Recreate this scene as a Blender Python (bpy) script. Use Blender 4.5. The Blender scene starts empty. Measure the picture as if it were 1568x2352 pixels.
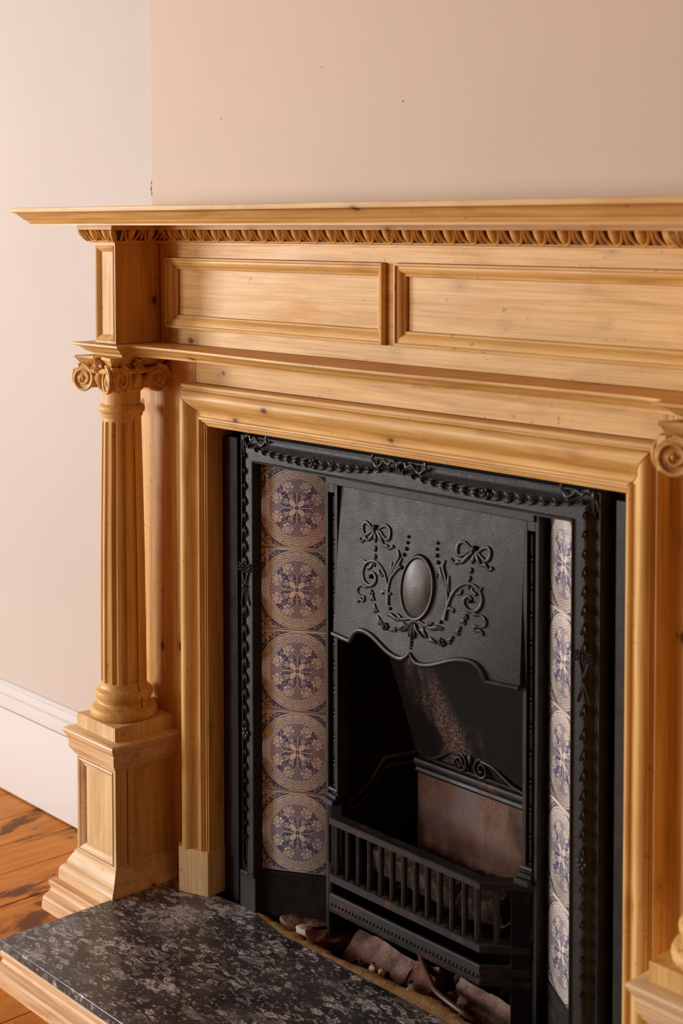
import bpy, math, random
import numpy as np
from mathutils import Matrix, Vector
random.seed(7)
C = bpy.context.scene.collection
PI = math.pi
H = 1.368                      # camera height above the floor; heights below are written relative to it

# ------------------------------------------------------------------ camera
cam_d = bpy.data.cameras.new('camera'); cam = bpy.data.objects.new('camera', cam_d); C.objects.link(cam)
yaw, pit, roll = 0.833178, 0.049726, -0.000918
fw = Vector((-math.sin(yaw)*math.cos(pit), math.cos(yaw)*math.cos(pit), -math.sin(pit)))
rt = Vector((math.cos(yaw), math.sin(yaw), 0)); dn = fw.cross(rt)
r2 = rt*math.cos(roll)-dn*math.sin(roll); d2 = rt*math.sin(roll)+dn*math.cos(roll)
cam.matrix_world = Matrix(((r2.x, -d2.x, -fw.x, 1.81), (r2.y, -d2.y, -fw.y, -1.777), (r2.z, -d2.z, -fw.z, H), (0, 0, 0, 1)))
cam_d.sensor_fit = 'VERTICAL'; cam_d.sensor_height = 36; cam_d.sensor_width = 24
cam_d.lens = 3486.67/2352*36
cam_d.shift_y = (692.89-1176)/2352
cam_d.clip_start = .05
cam_d.dof.use_dof = True; cam_d.dof.focus_distance = 2.75; cam_d.dof.aperture_fstop = 4.0
sc = bpy.context.scene
sc.camera = cam

# ------------------------------------------------------------------ world, windows' daylight, added fill lamps, exposure
wd = bpy.data.worlds.new('world'); sc.world = wd; wd.use_nodes = True
wd.node_tree.nodes['Background'].inputs[0].default_value = (.85, .92, 1, 1)
wd.node_tree.nodes['Background'].inputs[1].default_value = .6
sc.view_settings.view_transform = 'Standard'; sc.view_settings.look = 'None'
sc.view_settings.gamma = 1; sc.view_settings.use_curve_mapping = False
sc.view_settings.exposure = 0.0
sc.cycles.use_denoising = True
sc.cycles.max_bounces = 10; sc.cycles.diffuse_bounces = 5; sc.cycles.glossy_bounces = 4
sc.cycles.sample_clamp_indirect = 6
def area(name, loc, aim, sx, sy, power, col):
    d = bpy.data.lights.new(name, 'AREA'); d.shape = 'RECTANGLE'; d.size = sx; d.size_y = sy; d.energy = power; d.color = col
    o = bpy.data.objects.new(name, d); C.objects.link(o); o.location = loc
    o.rotation_euler = Vector(aim).to_track_quat('-Z', 'Z').to_euler()
    return o
area('daylight_and_fill', (-6.16, -3.90, 1.55), (1, 0, 0), 1.05, 1.90, 405, (1, .99, .985))
area('daylight_and_fill', (-4.00, -5.36, 1.55), (0, 1, 0), .95, 1.90, 172, (1, .99, .985))

area('daylight_and_fill', (-2.75, -5.36, 1.50), (0, 1, 0), .90, 1.80, 22, (1, .80, .58))  # warm fill added to lift the left tiles, no known window there
lp_d = bpy.data.lights.new('warm_fill', 'POINT'); lp_d.energy = 15; lp_d.color = (1, .52, .22); lp_d.shadow_soft_size = .12  # unseen warm light, added to tint the upper right of the wall
lp = bpy.data.objects.new('warm_fill', lp_d); C.objects.link(lp); lp.location = (2.3, -.75, 2.55)

# ------------------------------------------------------------------ materials
def new_mat(name):
    m = bpy.data.materials.new(name); m.use_nodes = True
    nt = m.node_tree; b = nt.nodes['Principled BSDF']
    return m, nt, b
def N(nt, t, **kw):
    n = nt.nodes.new(t)
    for k, v in kw.items():
        if k in ('operation', 'blend_type', 'data_type', 'feature', 'wave_type', 'interpolation_type', 'distance', 'noise_dimensions', 'bands_direction'): setattr(n, k, v)
        else: n.inputs[k].default_value = v
    return n
def coords(nt, scale, loc=(0, 0, 0), kind='Object'):
    tc = nt.nodes.new('ShaderNodeTexCoord'); mp = nt.nodes.new('ShaderNodeMapping')
    mp.inputs['Scale'].default_value = scale; mp.inputs['Location'].default_value = loc
    nt.links.new(tc.outputs[kind], mp.inputs[0]); return mp.outputs[0]
def noise(nt, vec, scale, detail=4, rough=.55, dist=0):
    n = N(nt, 'ShaderNodeTexNoise', Scale=scale, Detail=detail, Roughness=rough, Distortion=dist)
    nt.links.new(vec, n.inputs['Vector']); return n.outputs['Fac']
def ramp(nt, fac, stops):
    n = nt.nodes.new('ShaderNodeValToRGB'); e = n.color_ramp.elements
    while len(e) < len(stops): e.new(.5)
    for i, (p, c) in enumerate(stops):
        e[i].position = p; e[i].color = (*c, 1) if len(c) == 3 else c
    nt.links.new(fac, n.inputs[0]); return n.outputs[0]
def g(v): return (v, v, v)
def mix(nt, fac, a, b, mode='MIX'):
    n = nt.nodes.new('ShaderNodeMix'); n.data_type = 'RGBA'; n.blend_type = mode
    for s, v in ((n.inputs[0], fac), (n.inputs[6], a), (n.inputs[7], b)):
        if isinstance(v, (int, float)): s.default_value = v
        elif isinstance(v, tuple): s.default_value = (*v, 1)
        else: nt.links.new(v, s)
    return n.outputs[2]
def maths(nt, op, a, b=0.0, clamp=False):
    n = nt.nodes.new('ShaderNodeMath'); n.operation = op; n.use_clamp = clamp
    for s, v in ((n.inputs[0], a), (n.inputs[1], b)):
        if isinstance(v, (int, float)): s.default_value = v
        else: nt.links.new(v, s)
    return n.outputs[0]
def bump(nt, b, h, strength=.2, dist=.002):
    n = nt.nodes.new('ShaderNodeBump'); n.inputs['Strength'].default_value = strength; n.inputs['Distance'].default_value = dist
    nt.links.new(h, n.inputs['Height']); nt.links.new(n.outputs[0], b.inputs['Normal'])

def wood(name, axis, spec=.30, sr=(.56, .72), light=(.755, .485, .170), dark=(.60, .335, .092), stain=(.70, .31, .055), amt=.45, seed=0., rough=.43, knots=.45, fine=1.0):
    m, nt, b = new_mat(name)
    def sc3(al, ac): s = [ac]*3; s[axis] = al; return tuple(s)
    v1 = coords(nt, sc3(.9, 9), (seed, seed*1.7, seed*.6))
    v2 = coords(nt, sc3(6, 260), (seed, 0, 0))
    v3 = coords(nt, sc3(2.2, 6.5), (seed*3, seed, seed*2))
    v4 = coords(nt, sc3(10.0, 16.0), (seed*2.1+.3, seed*1.3+.2, seed+.7))
    f1 = noise(nt, v1, 3.0, 5, .55, 1.4)
    col = ramp(nt, f1, [(.30, dark), (.56, light), (.8, tuple(min(1, c*1.08) for c in light))])
    f2 = noise(nt, v2, 1.0, 3, .6)
    col = mix(nt, .8*fine, col, ramp(nt, f2, [(.3, (.80, .66, .50)), (.6, g(1.06))]), 'MULTIPLY')
    f3 = noise(nt, v3, 1.6, 5, .65, .6)
    col = mix(nt, ramp(nt, f3, [(sr[0], g(0)), (sr[1], g(amt))]), col, stain)
    vo = nt.nodes.new('ShaderNodeTexVoronoi'); vo.inputs['Scale'].default_value = 1.0
    wv = nt.nodes.new('ShaderNodeVectorMath'); wv.operation = 'ADD'; nt.links.new(v4, wv.inputs[0])
    wn = N(nt, 'ShaderNodeTexNoise', Scale=9.0, Detail=2.0); nt.links.new(v4, wn.inputs['Vector'])
    ws = nt.nodes.new('ShaderNodeVectorMath'); ws.operation = 'SCALE'; ws.inputs['Scale'].default_value = .05
    nt.links.new(wn.outputs['Color'], ws.inputs[0]); nt.links.new(ws.outputs[0], wv.inputs[1]); nt.links.new(wv.outputs[0], vo.inputs['Vector'])
    sep = nt.nodes.new('ShaderNodeSeparateColor'); nt.links.new(vo.outputs['Color'], sep.inputs[0])
    gate = maths(nt, 'GREATER_THAN', sep.outputs[0], knots)
    halo = maths(nt, 'MULTIPLY', ramp(nt, vo.outputs['Distance'], [(.09, g(.9)), (.30, g(0))]), gate)
    core = maths(nt, 'MULTIPLY', ramp(nt, vo.outputs['Distance'], [(.075, g(.9)), (.12, g(0))]), gate)
    col = mix(nt, maths(nt, 'MULTIPLY', halo, .45), col, (.36, .155, .045))
    col = mix(nt, core, col, (.07, .028, .010))
    # fine pores and dents
    f5 = noise(nt, coords(nt, (90, 90, 90), (seed, 0, seed)), 1.0, 1, .5)
    col = mix(nt, ramp(nt, f5, [(.72, g(0)), (.78, g(.5))]), col, (.20, .09, .03))
    nt.links.new(col, b.inputs['Base Color'])
    rr = ramp(nt, f3, [(.3, g(rough)), (.8, g(rough+.16))])
    nt.links.new(rr, b.inputs['Roughness'])
    b.inputs['Specular IOR Level'].default_value = spec
    bump(nt, b, mix(nt, .5, f2, f5), .10, .0010)
    return m
PX = wood('pine_grain_along_width', 0)
PX2 = wood('pine_grain_along_width_knotty', 0, seed=4.3, amt=.35, knots=.25)
PXP = wood('pine_frieze', 0, seed=9.1, amt=.75, knots=.5)
PZ = wood('pine_grain_upright', 2, seed=2.0, amt=.3, knots=.6)
PZ2 = wood('pine_grain_upright_knotty', 2, seed=6.2, amt=.3, knots=.25)
PY = wood('pine_grain_along_depth', 1, seed=3.0, amt=.3)
PLX = wood('pale_pine_along_width', 0, light=(.82, .60, .35), dark=(.68, .45, .22), stain=(.62, .36, .14), seed=5., amt=.2, knots=.7)
PLZ = wood('pale_pine_upright', 2, light=(.80, .58, .32), dark=(.66, .43, .20), stain=(.60, .34, .12), seed=7., amt=.25, knots=.75)
RAW = wood('raw_new_pine', 0, light=(.80, .56, .33), dark=(.66, .36, .15), stain=(.60, .25, .10), seed=8., amt=.4, knots=.8, rough=.5)
FLR = wood('floorboard_wood', 1, spec=.18, sr=(.57, .65), light=(.68, .27, .034), dark=(.52, .175, .018), stain=(.10, .030, .008), seed=1.5, amt=.85, knots=.25, rough=.42)

def iron(name, base=.030, rough=.42, hammer=0., rust=.0, metal=.35, spec=.30):
    m, nt, b = new_mat(name); b.inputs['Specular IOR Level'].default_value = spec
    v = coords(nt, (1, 1, 1))
    f = noise(nt, v, 30, 5, .65)
    col = ramp(nt, f, [(.3, (base*.74, base*.66, base*.60)), (.7, (base*1.5, base*1.3, base*1.16))])
    if rust:
        fr = noise(nt, coords(nt, (1, 1, 1), (3, 1, 2)), 22, 6, .7)
        col = mix(nt, ramp(nt, fr, [(.56, g(0)), (.70, g(rust))]), col, (.13, .042, .012))
    nt.links.new(col, b.inputs['Base Color'])
    b.inputs['Metallic'].default_value = metal
    nt.links.new(ramp(nt, f, [(.3, g(rough-.07)), (.7, g(rough+.12))]), b.inputs['Roughness'])
    if hammer:
        vo = N(nt, 'ShaderNodeTexVoronoi', Scale=620.); nt.links.new(v, vo.inputs['Vector'])
        bump(nt, b, vo.outputs['Distance'], hammer, .0009)
    else:
        bump(nt, b, noise(nt, v, 260, 3, .6), .25, .0006)
    return m
IRON = iron('cast_iron', .022, .40, 0, 0, .12); IRONH = iron('hammered_cast_iron', .022, .46, .45, 0, .0); IRONR = iron('rusty_cast_iron', .017, .46, 0, .7, .08, .28)
IRONP = iron('polished_cast_iron', .038, .40, 0, 0, .5); IRONB = iron('sooty_cast_iron', .006, .85, 0, .15, 0); IRONB.node_tree.nodes['Principled BSDF'].inputs['Specular IOR Level'].default_value = .12

def plain(name, col, rough=.5, var=.06, sc_=4., spec=.3, bmp=0.):
    m, nt, b = new_mat(name)
    f = noise(nt, coords(nt, (1, 1, 1)), sc_, 5, .6)
    c = ramp(nt, f, [(.3, tuple(x*(1-var) for x in col)), (.7, tuple(min(1, x*(1+var)) for x in col))])
    nt.links.new(c, b.inputs['Base Color']); b.inputs['Roughness'].default_value = rough
    b.inputs['Specular IOR Level'].default_value = spec
    if bmp: bump(nt, b, noise(nt, coords(nt, (1, 1, 1)), sc_*40, 3, .6), bmp, .002)
    return m
WALL = plain('pink_plaster_paint', (.615, .54, .482), .62, .025, 3., .25, .06)
WALL2 = plain('plaster_paint_warm_lit', (.685, .53, .40), .62, .025, 3., .25, .06)  # alcove paint again, with the breast's warmer light put into its colour
WALLR = plain('warm_room_paint', (.10, .036, .008), .7, .02)
CEIL = plain('ceiling_paint', (.15, .07, .025), .7, .01)
WHITE = plain('white_gloss_paint', (.70, .675, .655), .32, .02, 3., .5)
GAP = plain('dark_gap', (.012, .007, .004), .9)
GLAZE = None

# ---- tile transfer print drawn as ink coverage (0 = clay, 1 = blue)
def tile_ink(n=640):
    rs = np.random.RandomState(3)
    y, x = np.mgrid[0:n, 0:n]; x = (x+.5)/n*2-1; y = (y+.5)/n*2-1
    aa = 1.6/n*2
    def st(d): return np.clip(.5-d/aa, 0, 1)                     # coverage of d < 0
    def blur(a, k):
        for ax in (0, 1):
            a = sum(np.roll(a, s, ax) for s in range(-k, k+1))/(2*k+1)
        return a
    nz = blur(rs.rand(n, n), 3); nz = (nz-nz.mean())/nz.std()
    sp = .95-.62*np.clip((nz-.35)*2.2, 0, 1)
    ink = sp.copy()
    r = np.hypot(x, y)
    def put(mask, val):
        nonlocal ink
        ink = ink*(1-mask)+val*mask
    def ell(cx, cy, a, b, ang):
        c, s = math.cos(ang), math.sin(ang); u = (x-cx)*c+(y-cy)*s; v = -(x-cx)*s+(y-cy)*c
        q = np.hypot(u/a, v/b); return (q-1)*min(a, b)
    def leaf(cx, cy, a, b, ang, lw=.009, vein=True):
        d = ell(cx, cy, a, b, ang); put(st(d-lw), 1.); put(st(d), 0.)
        if vein:
            c, s = math.cos(ang), math.sin(ang); u = (x-cx)*c+(y-cy)*s; v = -(x-cx)*s+(y-cy)*c
            put(st(np.maximum(np.abs(v)-.006, np.abs(u)-a*.75)), .9)
    for sx in (-1, 1):                                           # acanthus sprays in the corners
        for sy in (-1, 1):
            A = math.atan2(sy, sx)
            for (cx, cy, a, b, da) in ((.93, .64, .13, .035, 1.15), (.64, .93, .13, .035, -1.15), (.95, .80, .10, .04, .9), (.80, .95, .10, .04, -.9), (.90, .90, .10, .045, 0), (.78, .78, .09, .03, 0), (.72, .86, .09, .03, -.7), (.86, .72, .09, .03, .7)):
                leaf(sx*cx, sy*cy, a, b, A+da*sx*sy)
    put(st(r-.975), 0.); put(st(np.abs(r-.972)-.006), 1.); put(st(np.abs(r-.925)-.0065), 1.)
    for k in range(24):                                          # ring of little flowers
        a0 = (k+.5)*2*PI/24; cx, cy = .80*math.cos(a0), .80*math.sin(a0)
        for j in range(6):
            a1 = a0+j*2*PI/6; d = ell(cx+.064*math.cos(a1), cy+.064*math.sin(a1), .042, .030, a1)
            put(st(np.abs(d)-.0045), 1.)
        d = ell(cx, cy, .022, .024, 0); put(st(d-.007), 1.); put(st(d), 0.)
    put(st(np.abs(r-.70)-.007), .9)
    ins = st(r-.675); ink = ink*(1-ins)+sp*ins
    for k in range(4):                                           # trellis fans on the axes
        a0 = k*PI/2; c, s = math.cos(a0), math.sin(a0); u = x*c+y*s; v = -x*s+y*c
        d1 = .345-np.hypot(u-.34, v-.36); d2_ = .345-np.hypot(u-.34, v+.36)
        fan = np.maximum((np.abs(v)-(u-.31)*(.62+.35*np.clip(u-.31, 0, 1)))*.8, r-.675)
        put(st(fan-.016), 1.); put(st(fan-.009), 0.); put(st(fan), 1.)
        p = .062; q1 = np.abs(((x+y)/p) % 1-.5)*p; q2 = np.abs(((x-y)/p) % 1-.5)*p
        put(st(fan+.003)*st(np.maximum(.0115-q1, .0115-q2)), 0.)
        put(st(np.maximum(np.abs(v)-.02, np.maximum(.05-u, u-.36))), 1.)
        put(st(np.maximum(np.abs(v)-.011, np.maximum(.05-u, u-.37))), 0.)
    for k in range(4):
        A = PI/4+k*PI/2
        for sg in (-1, 1):                                       # two roses in each quarter
            a0 = A+sg*.36; cx, cy = .55*math.cos(a0), .55*math.sin(a0)
            for j in range(7):
                a1 = a0+j*2*PI/7; leaf(cx+.088*math.cos(a1), cy+.088*math.sin(a1), .062, .05, a1, .010, False)
            for (o, q) in ((.03, .085), (.018, .062), (.0, .038)):
                d = np.hypot(x-cx-o*math.cos(a0), y-cy-o*math.sin(a0))-q; put(st(d-.008), 1.); put(st(d), 0.)
            for (rr, da, aa_, bb, ro) in ((.40, .30, .085, .026, 1.0), (.36, .40, .065, .024, -.5), (.33, .16, .07, .024, .25)):
                a2 = A+sg*da; leaf(rr*math.cos(a2), rr*math.sin(a2), aa_, bb, a2+sg*ro)
            a2 = A+sg*.26; leaf(.255*math.cos(a2), .255*math.sin(a2), .11, .032, A+sg*.55)
        leaf(.165*math.cos(A), .165*math.sin(A), .105, .066, A, .012, False)
    put(st(r-.075), 0.); put(st(r-.05), 1.); put(st(r-.024), .6)
    e = np.maximum(np.abs(x), np.abs(y)); put(st(.962-e), .0); put(st(np.abs(e-.957)-.005), .8)
    return ink
INK = tile_ink()
img = bpy.data.images.new('tile_print', INK.shape[1], INK.shape[0]); img.colorspace_settings.name = 'Non-Color'
px_ = np.ones((*INK.shape, 4), np.float32); px_[..., :3] = INK[..., None]; img.pixels.foreach_set(px_.ravel()); img.update(); img.pack()
def tile_mat():
    m, nt, b = new_mat('blue_and_white_glazed_tile')
    uv = nt.nodes.new('ShaderNodeUVMap'); uv.uv_map = 'UVMap'
    t = nt.nodes.new('ShaderNodeTexImage'); t.image = img; t.interpolation = 'Cubic'; nt.links.new(uv.outputs[0], t.inputs[0])
    f = noise(nt, coords(nt, (1, 1, 1)), 14, 5, .6)
    clay = ramp(nt, f, [(.35, (.82, .70, .545)), (.68, (.90, .79, .645))])
    nt.links.new(mix(nt, t.outputs[0], clay, (.026, .040, .190)), b.inputs['Base Color'])
    b.inputs['Roughness'].default_value = .16; b.inputs['Specular IOR Level'].default_value = .5
    b.inputs['Coat Weight'].default_value = .4; b.inputs['Coat Roughness'].default_value = .08
    return m
TILE = tile_mat()

def marble():
    m, nt, b = new_mat('dark_breccia_marble')
    base = coords(nt, (1, 1, 1))
    wn = N(nt, 'ShaderNodeTexNoise', Scale=16., Detail=4.); nt.links.new(base, wn.inputs['Vector'])
    def warped(amt, scale, rot):
        mp = nt.nodes.new('ShaderNodeMapping'); mp.inputs['Rotation'].default_value = (0, 0, rot); mp.inputs['Scale'].default_value = scale
        ws = nt.nodes.new('ShaderNodeVectorMath'); ws.operation = 'MULTIPLY_ADD'
        nt.links.new(wn.outputs['Color'], ws.inputs[0]); ws.inputs[1].default_value = (amt,)*3; nt.links.new(base, ws.inputs[2])
        nt.links.new(ws.outputs[0], mp.inputs[0]); return mp.outputs[0]
    f0 = noise(nt, base, 18, 6, .65)
    col = ramp(nt, f0, [(.32, (.015, .015, .018)), (.5, (.038, .037, .040)), (.7, (.078, .073, .073))])
    for (s_, amt, st_, rot, lo, hi, c0, c1, gate) in ((6.5, .07, (1, 1.7, 1), .5, .22, .40, (.10, .090, .088), (.58, .53, .52), .66), (19, .05, (1, 2.2, 1), .35, .25, .42, (.11, .10, .097), (.74, .69, .68), .74), (42, .03, (1, 2.0, 1), .7, .25, .42, (.13, .115, .112), (.80, .74, .73), .78), (95, .010, (1, 1.7, 1), .8, .25, .42, (.16, .145, .14), (.82, .77, .75), .84), (190, .004, (1, 1.4, 1), .2, .25, .42, (.2, .18, .17), (.66, .61, .59), .87)):
        v = warped(amt, st_, rot)
        vo = N(nt, 'ShaderNodeTexVoronoi', Scale=float(s_)); nt.links.new(v, vo.inputs['Vector'])
        ve = N(nt, 'ShaderNodeTexVoronoi', feature='DISTANCE_TO_EDGE', Scale=float(s_)); nt.links.new(v, ve.inputs['Vector'])
        sep = nt.nodes.new('ShaderNodeSeparateColor'); nt.links.new(vo.outputs['Color'], sep.inputs[0])
        gt = maths(nt, 'GREATER_THAN', sep.outputs[0], gate)
        msk = maths(nt, 'MULTIPLY', ramp(nt, ve.outputs['Distance'], [(.05, g(0)), (.11, g(1))]), gt)
        fn = noise(nt, v, s_*4.5, 5, .7)
        inner = ramp(nt, fn, [(.38, (.05, .045, .045)), (.46, c0), (.545, c1)])
        inner = mix(nt, ramp(nt, sep.outputs[1], [(.35, g(.85)), (.75, g(.1))]), inner, mix(nt, sep.outputs[2], c0, (.045, .040, .040)))
        col = mix(nt, maths(nt, 'MULTIPLY', msk, .92), col, inner)
    # black pools and pale veins
    fb = noise(nt, coords(nt, (1, 1.5, 1), (3, 2, 0)), 9, 5, .6)
    col = mix(nt, ramp(nt, fb, [(.60, g(0)), (.68, g(.85))]), col, (.010, .010, .013))
    fv = noise(nt, warped(.03, (1, 2.4, 1), .45), 10, 3, .5)
    vein = ramp(nt, maths(nt, 'ABSOLUTE', maths(nt, 'SUBTRACT', fv, .5)), [(.004, g(.75)), (.012, g(0))])
    gate2 = ramp(nt, noise(nt, coords(nt, (1, 1, 1), (1, 5, 2)), 11, 2), [(.56, g(0)), (.62, g(1))])
    col = mix(nt, maths(nt, 'MULTIPLY', vein, gate2), col, (.46, .41, .39))
    nt.links.new(col, b.inputs['Base Color'])
    nt.links.new(ramp(nt, f0, [(.3, g(.24)), (.7, g(.36))]), b.inputs['Roughness'])
    return m
MARBLE = marble()

def brick_m(name, a, b_, c):
    m, nt, b = new_mat(name)
    v = coords(nt, (1, 1, 1)); f = noise(nt, v, 38, 6, .68)
    col = ramp(nt, f, [(.30, a), (.52, b_), (.74, c)])
    f2 = noise(nt, v, 170, 3, .6); col = mix(nt, ramp(nt, f2, [(.62, g(0)), (.70, g(.8))]), col, (.04, .022, .018))
    nt.links.new(col, b.inputs['Base Color']); b.inputs['Roughness'].default_value = .9; b.inputs['Specular IOR Level'].default_value = .1
    bump(nt, b, mix(nt, .5, f, f2), .6, .003); return m
BRICK = brick_m('old_pink_brick', (.09, .050, .038), (.21, .120, .092), (.31, .21, .17))
BRICKR = brick_m('broken_red_brick', (.09, .034, .024), (.19, .080, .056), (.29, .17, .13))
STONE = brick_m('pale_mortar_lump', (.28, .19, .15), (.46, .36, .31), (.56, .48, .44))
MORTAR = brick_m('sandy_mortar', (.30, .18, .075), (.47, .31, .145), (.56, .40, .21))
RUBBLE = brick_m('dark_rubble', (.014, .010, .008), (.045, .027, .018), (.12, .075, .048))
CHAR = brick_m('dusty_brown_lump', (.020, .014, .012), (.085, .050, .038), (.19, .135, .11))
CABLE = plain('brown_cable_sheath', (.075, .034, .022), .38, .1, 20.)

def fireclay():
    m, nt, b = new_mat('burnt_fireclay')
    v = coords(nt, (1, 1, 1)); vz = coords(nt, (3, 3, .8))
    f = noise(nt, v, 9, 6, .62); f2 = noise(nt, vz, 14, 5, .65); f3 = noise(nt, v, 240, 2, .6)
    col = ramp(nt, f, [(.30, (.018, .014, .014)), (.42, (.13, .048, .018)), (.54, (.15, .080, .060)), (.66, (.15, .105, .098)), (.78, (.055, .046, .050))])
    col = mix(nt, ramp(nt, f2, [(.45, g(0)), (.75, g(.5))]), col, (.24, .165, .145))
    col = mix(nt, ramp(nt, f3, [(.60, g(0)), (.68, g(.75))]), col, (.03, .02, .02))
    nt.links.new(col, b.inputs['Base Color']); b.inputs['Roughness'].default_value = .85
    bump(nt, b, f3, .5, .0015); return m
CLAY = fireclay()
def soot():
    m, nt, b = new_mat('sooty_fireback')
    v = coords(nt, (1, 1, 1)); f = noise(nt, coords(nt, (1.6, 1, .55), (2.1, 0, .4)), 8, 6, .66, .5); f3 = noise(nt, v, 260, 3, .7)
    # a flaking pale streak that runs down across the plate from its left end
    sx = nt.nodes.new('ShaderNodeSeparateXYZ'); tc = nt.nodes.new('ShaderNodeTexCoord'); nt.links.new(tc.outputs['Object'], sx.inputs[0])
    line = maths(nt, 'ADD', sx.outputs[0], maths(nt, 'MULTIPLY', maths(nt, 'SUBTRACT', sx.outputs[2], H-.90), .45))
    d = maths(nt, 'ABSOLUTE', maths(nt, 'ADD', line, .055))
    st_ = maths(nt, 'ADD', ramp(nt, d, [(.005, g(1)), (.065, g(0))]), ramp(nt, maths(nt, 'SUBTRACT', H-.865, sx.outputs[2]), [(.0, g(0)), (.11, g(.62))]), True)
    k = maths(nt, 'MULTIPLY', st_, ramp(nt, f, [(.47, g(0)), (.62, g(1))]))
    k2 = maths(nt, 'MULTIPLY', k, ramp(nt, f3, [(.50, g(0)), (.58, g(.8))]))
    col = mix(nt, maths(nt, 'MULTIPLY', k, .75), (.009, .008, .007), (.070, .033, .019))
    col = mix(nt, k2, col, (.27, .20, .165))
    nt.links.new(col, b.inputs['Base Color']); b.inputs['Roughness'].default_value = .9; b.inputs['Specular IOR Level'].default_value = .15
    bump(nt, b, f3, .5, .0015); return m
SOOT = soot()

# ------------------------------------------------------------------ geometry helpers (heights relative to the camera, lifted by H)
class MB:
    def __init__(s): s.v = []; s.f = []; s.uv = None
    def P(s, x, y, z): s.v.append((x, y, z+H)); return len(s.v)-1
    def box(s, x0, x1, y0, y1, z0, z1):
        i = [s.P(x, y, z) for x in (x0, x1) for y in (y0, y1) for z in (z0, z1)]
        for q in ((0, 1, 3, 2), (4, 6, 7, 5), (0, 4, 5, 1), (2, 3, 7, 6), (0, 2, 6, 4), (1, 5, 7, 3)): s.f.append(tuple(i[k] for k in q))
        return s
    def loft(s, rings, closed=True, cap=True):
        n = len(rings[0]); I = [[s.P(*p) for p in r] for r in rings]
        for a, b in zip(I, I[1:]):
            for k in range(n if closed else n-1): s.f.append((a[k], a[(k+1) % n], b[(k+1) % n], b[k]))
        if cap and closed: s.f.append(tuple(reversed(I[0]))); s.f.append(tuple(I[-1]))
        return s
    def tube(s, pts, rad, n=7, flat=1.0, up=None):
        pts = [Vector(p) for p in pts]; k = len(pts); rings = []
        if not hasattr(rad, '__len__'): rad = [rad]*k
        for i, p in enumerate(pts):
            t = (pts[min(i+1, k-1)]-pts[max(i-1, 0)]).normalized()
            ref = Vector(up) if up else (Vector((0, 1, 0)) if abs(t.y) < .9 else Vector((0, 0, 1)))
            a = t.cross(ref).normalized(); b = t.cross(a)
            rings.append([p+(a*math.cos(q)+b*math.sin(q)*flat)*rad[i] for q in (2*PI*j/n for j in range(n))])
        return s.loft(rings)
    def lathe(s, cx, cy, prof, n=40, a0=0, a1=2*PI):
        full = abs(a1-a0-2*PI) < 1e-6; m = n if full else n+1
        rings = [[(cx+r*math.cos(a0+(a1-a0)*j/n), cy+r*math.sin(a0+(a1-a0)*j/n), z) for j in range(m)] for r, z in prof]
        return s.loft(rings, True, True)
    def ball(s, c, r, ry=None, rz=None, n=10, m=6):
        ry = ry or r; rz = rz or r
        rings = [[(c[0]+r*math.sin(PI*i/m)*math.cos(2*PI*j/n), c[1]+ry*math.sin(PI*i/m)*math.sin(2*PI*j/n), c[2]+rz*math.cos(PI*i/m)) for j in range(n)] for i in range(m+1)]
        rings[0] = [(c[0]+1e-5*math.cos(2*PI*j/n), c[1]+1e-5*math.sin(2*PI*j/n), c[2]+rz) for j in range(n)]
        rings[-1] = [(c[0]+1e-5*math.cos(2*PI*j/n), c[1]+1e-5*math.sin(2*PI*j/n), c[2]-rz) for j in range(n)]
        return s.loft(rings)
    def prism(s, poly, z0, z1):                                   # plan polygon
        return s.loft([[(x, y, z0) for x, y in poly], [(x, y, z1) for x, y in poly]])
    def mesh(s, name, mat, smooth=True, ang=38):
        me = bpy.data.meshes.new(name); me.from_pydata(s.v, [], s.f); me.validate()
        import bmesh
        bm = bmesh.new(); bm.from_mesh(me); bmesh.ops.recalc_face_normals(bm, faces=bm.faces); bm.to_mesh(me); bm.free()
        if mat: me.materials.append(mat)
        if smooth:
            me.polygons.foreach_set('use_smooth', [True]*len(me.polygons)); me.set_sharp_from_angle(angle=math.radians(ang))
        return me
def link(name, me, parent=None, bevel=0., **kw):
    o = bpy.data.objects.new(name, me); C.objects.link(o)
    if parent is not None:
        o.parent = parent
        if parent.type == 'EMPTY': o.matrix_parent_inverse = Matrix.Translation(parent.location).inverted()
    if bevel:
        b = o.modifiers.new('edges', 'BEVEL'); b.width = bevel; b.segments = 2; b.limit_method = 'ANGLE'; b.angle_limit = math.radians(40)
    for k, v in kw.items(): o[k] = v
    return o
def obj(name, mb, mat, parent=None, bevel=0., ang=38, smooth=True, **kw):
    return link(name, mb.mesh(name, mat, smooth, ang), parent, bevel, **kw)
def thing(name, loc, label, category, group=None):
    o = bpy.data.objects.new(name, None); C.objects.link(o); o.location = (loc[0], loc[1], loc[2]+H); o.empty_display_size = .05
    o['label'] = label; o['category'] = category
    if group: o['group'] = group
    return o
def place(name, me, parent, loc, rot=(0, 0, 0), scale=(1, 1, 1)):   # one more piece that shares its mesh
    o = bpy.data.objects.new(name, me); C.objects.link(o); o.parent = parent
    if parent is not None and parent.type == 'EMPTY': o.matrix_parent_inverse = Matrix.Translation(parent.location).inverted()
    o.location = (loc[0], loc[1], loc[2]+H); o.rotation_euler = rot; o.scale = scale
    return o
class LB(MB):                                                      # piece in local coordinates
    def P(s, x, y, z): s.v.append((x, y, z)); return len(s.v)-1
def spline(pts, n=6):
    P = [Vector(p) for p in pts]; out = []
    for i in range(len(P)-1):
        a = P[max(i-1, 0)]; b = P[i]; c = P[i+1]; d = P[min(i+2, len(P)-1)]
        for k in range(n):
            t = k/n; out.append(.5*((2*b)+(c-a)*t+(2*a-5*b+4*c-d)*t*t+(3*b-a-3*c+d)*t**3))
    out.append(P[-1]); return out

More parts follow.
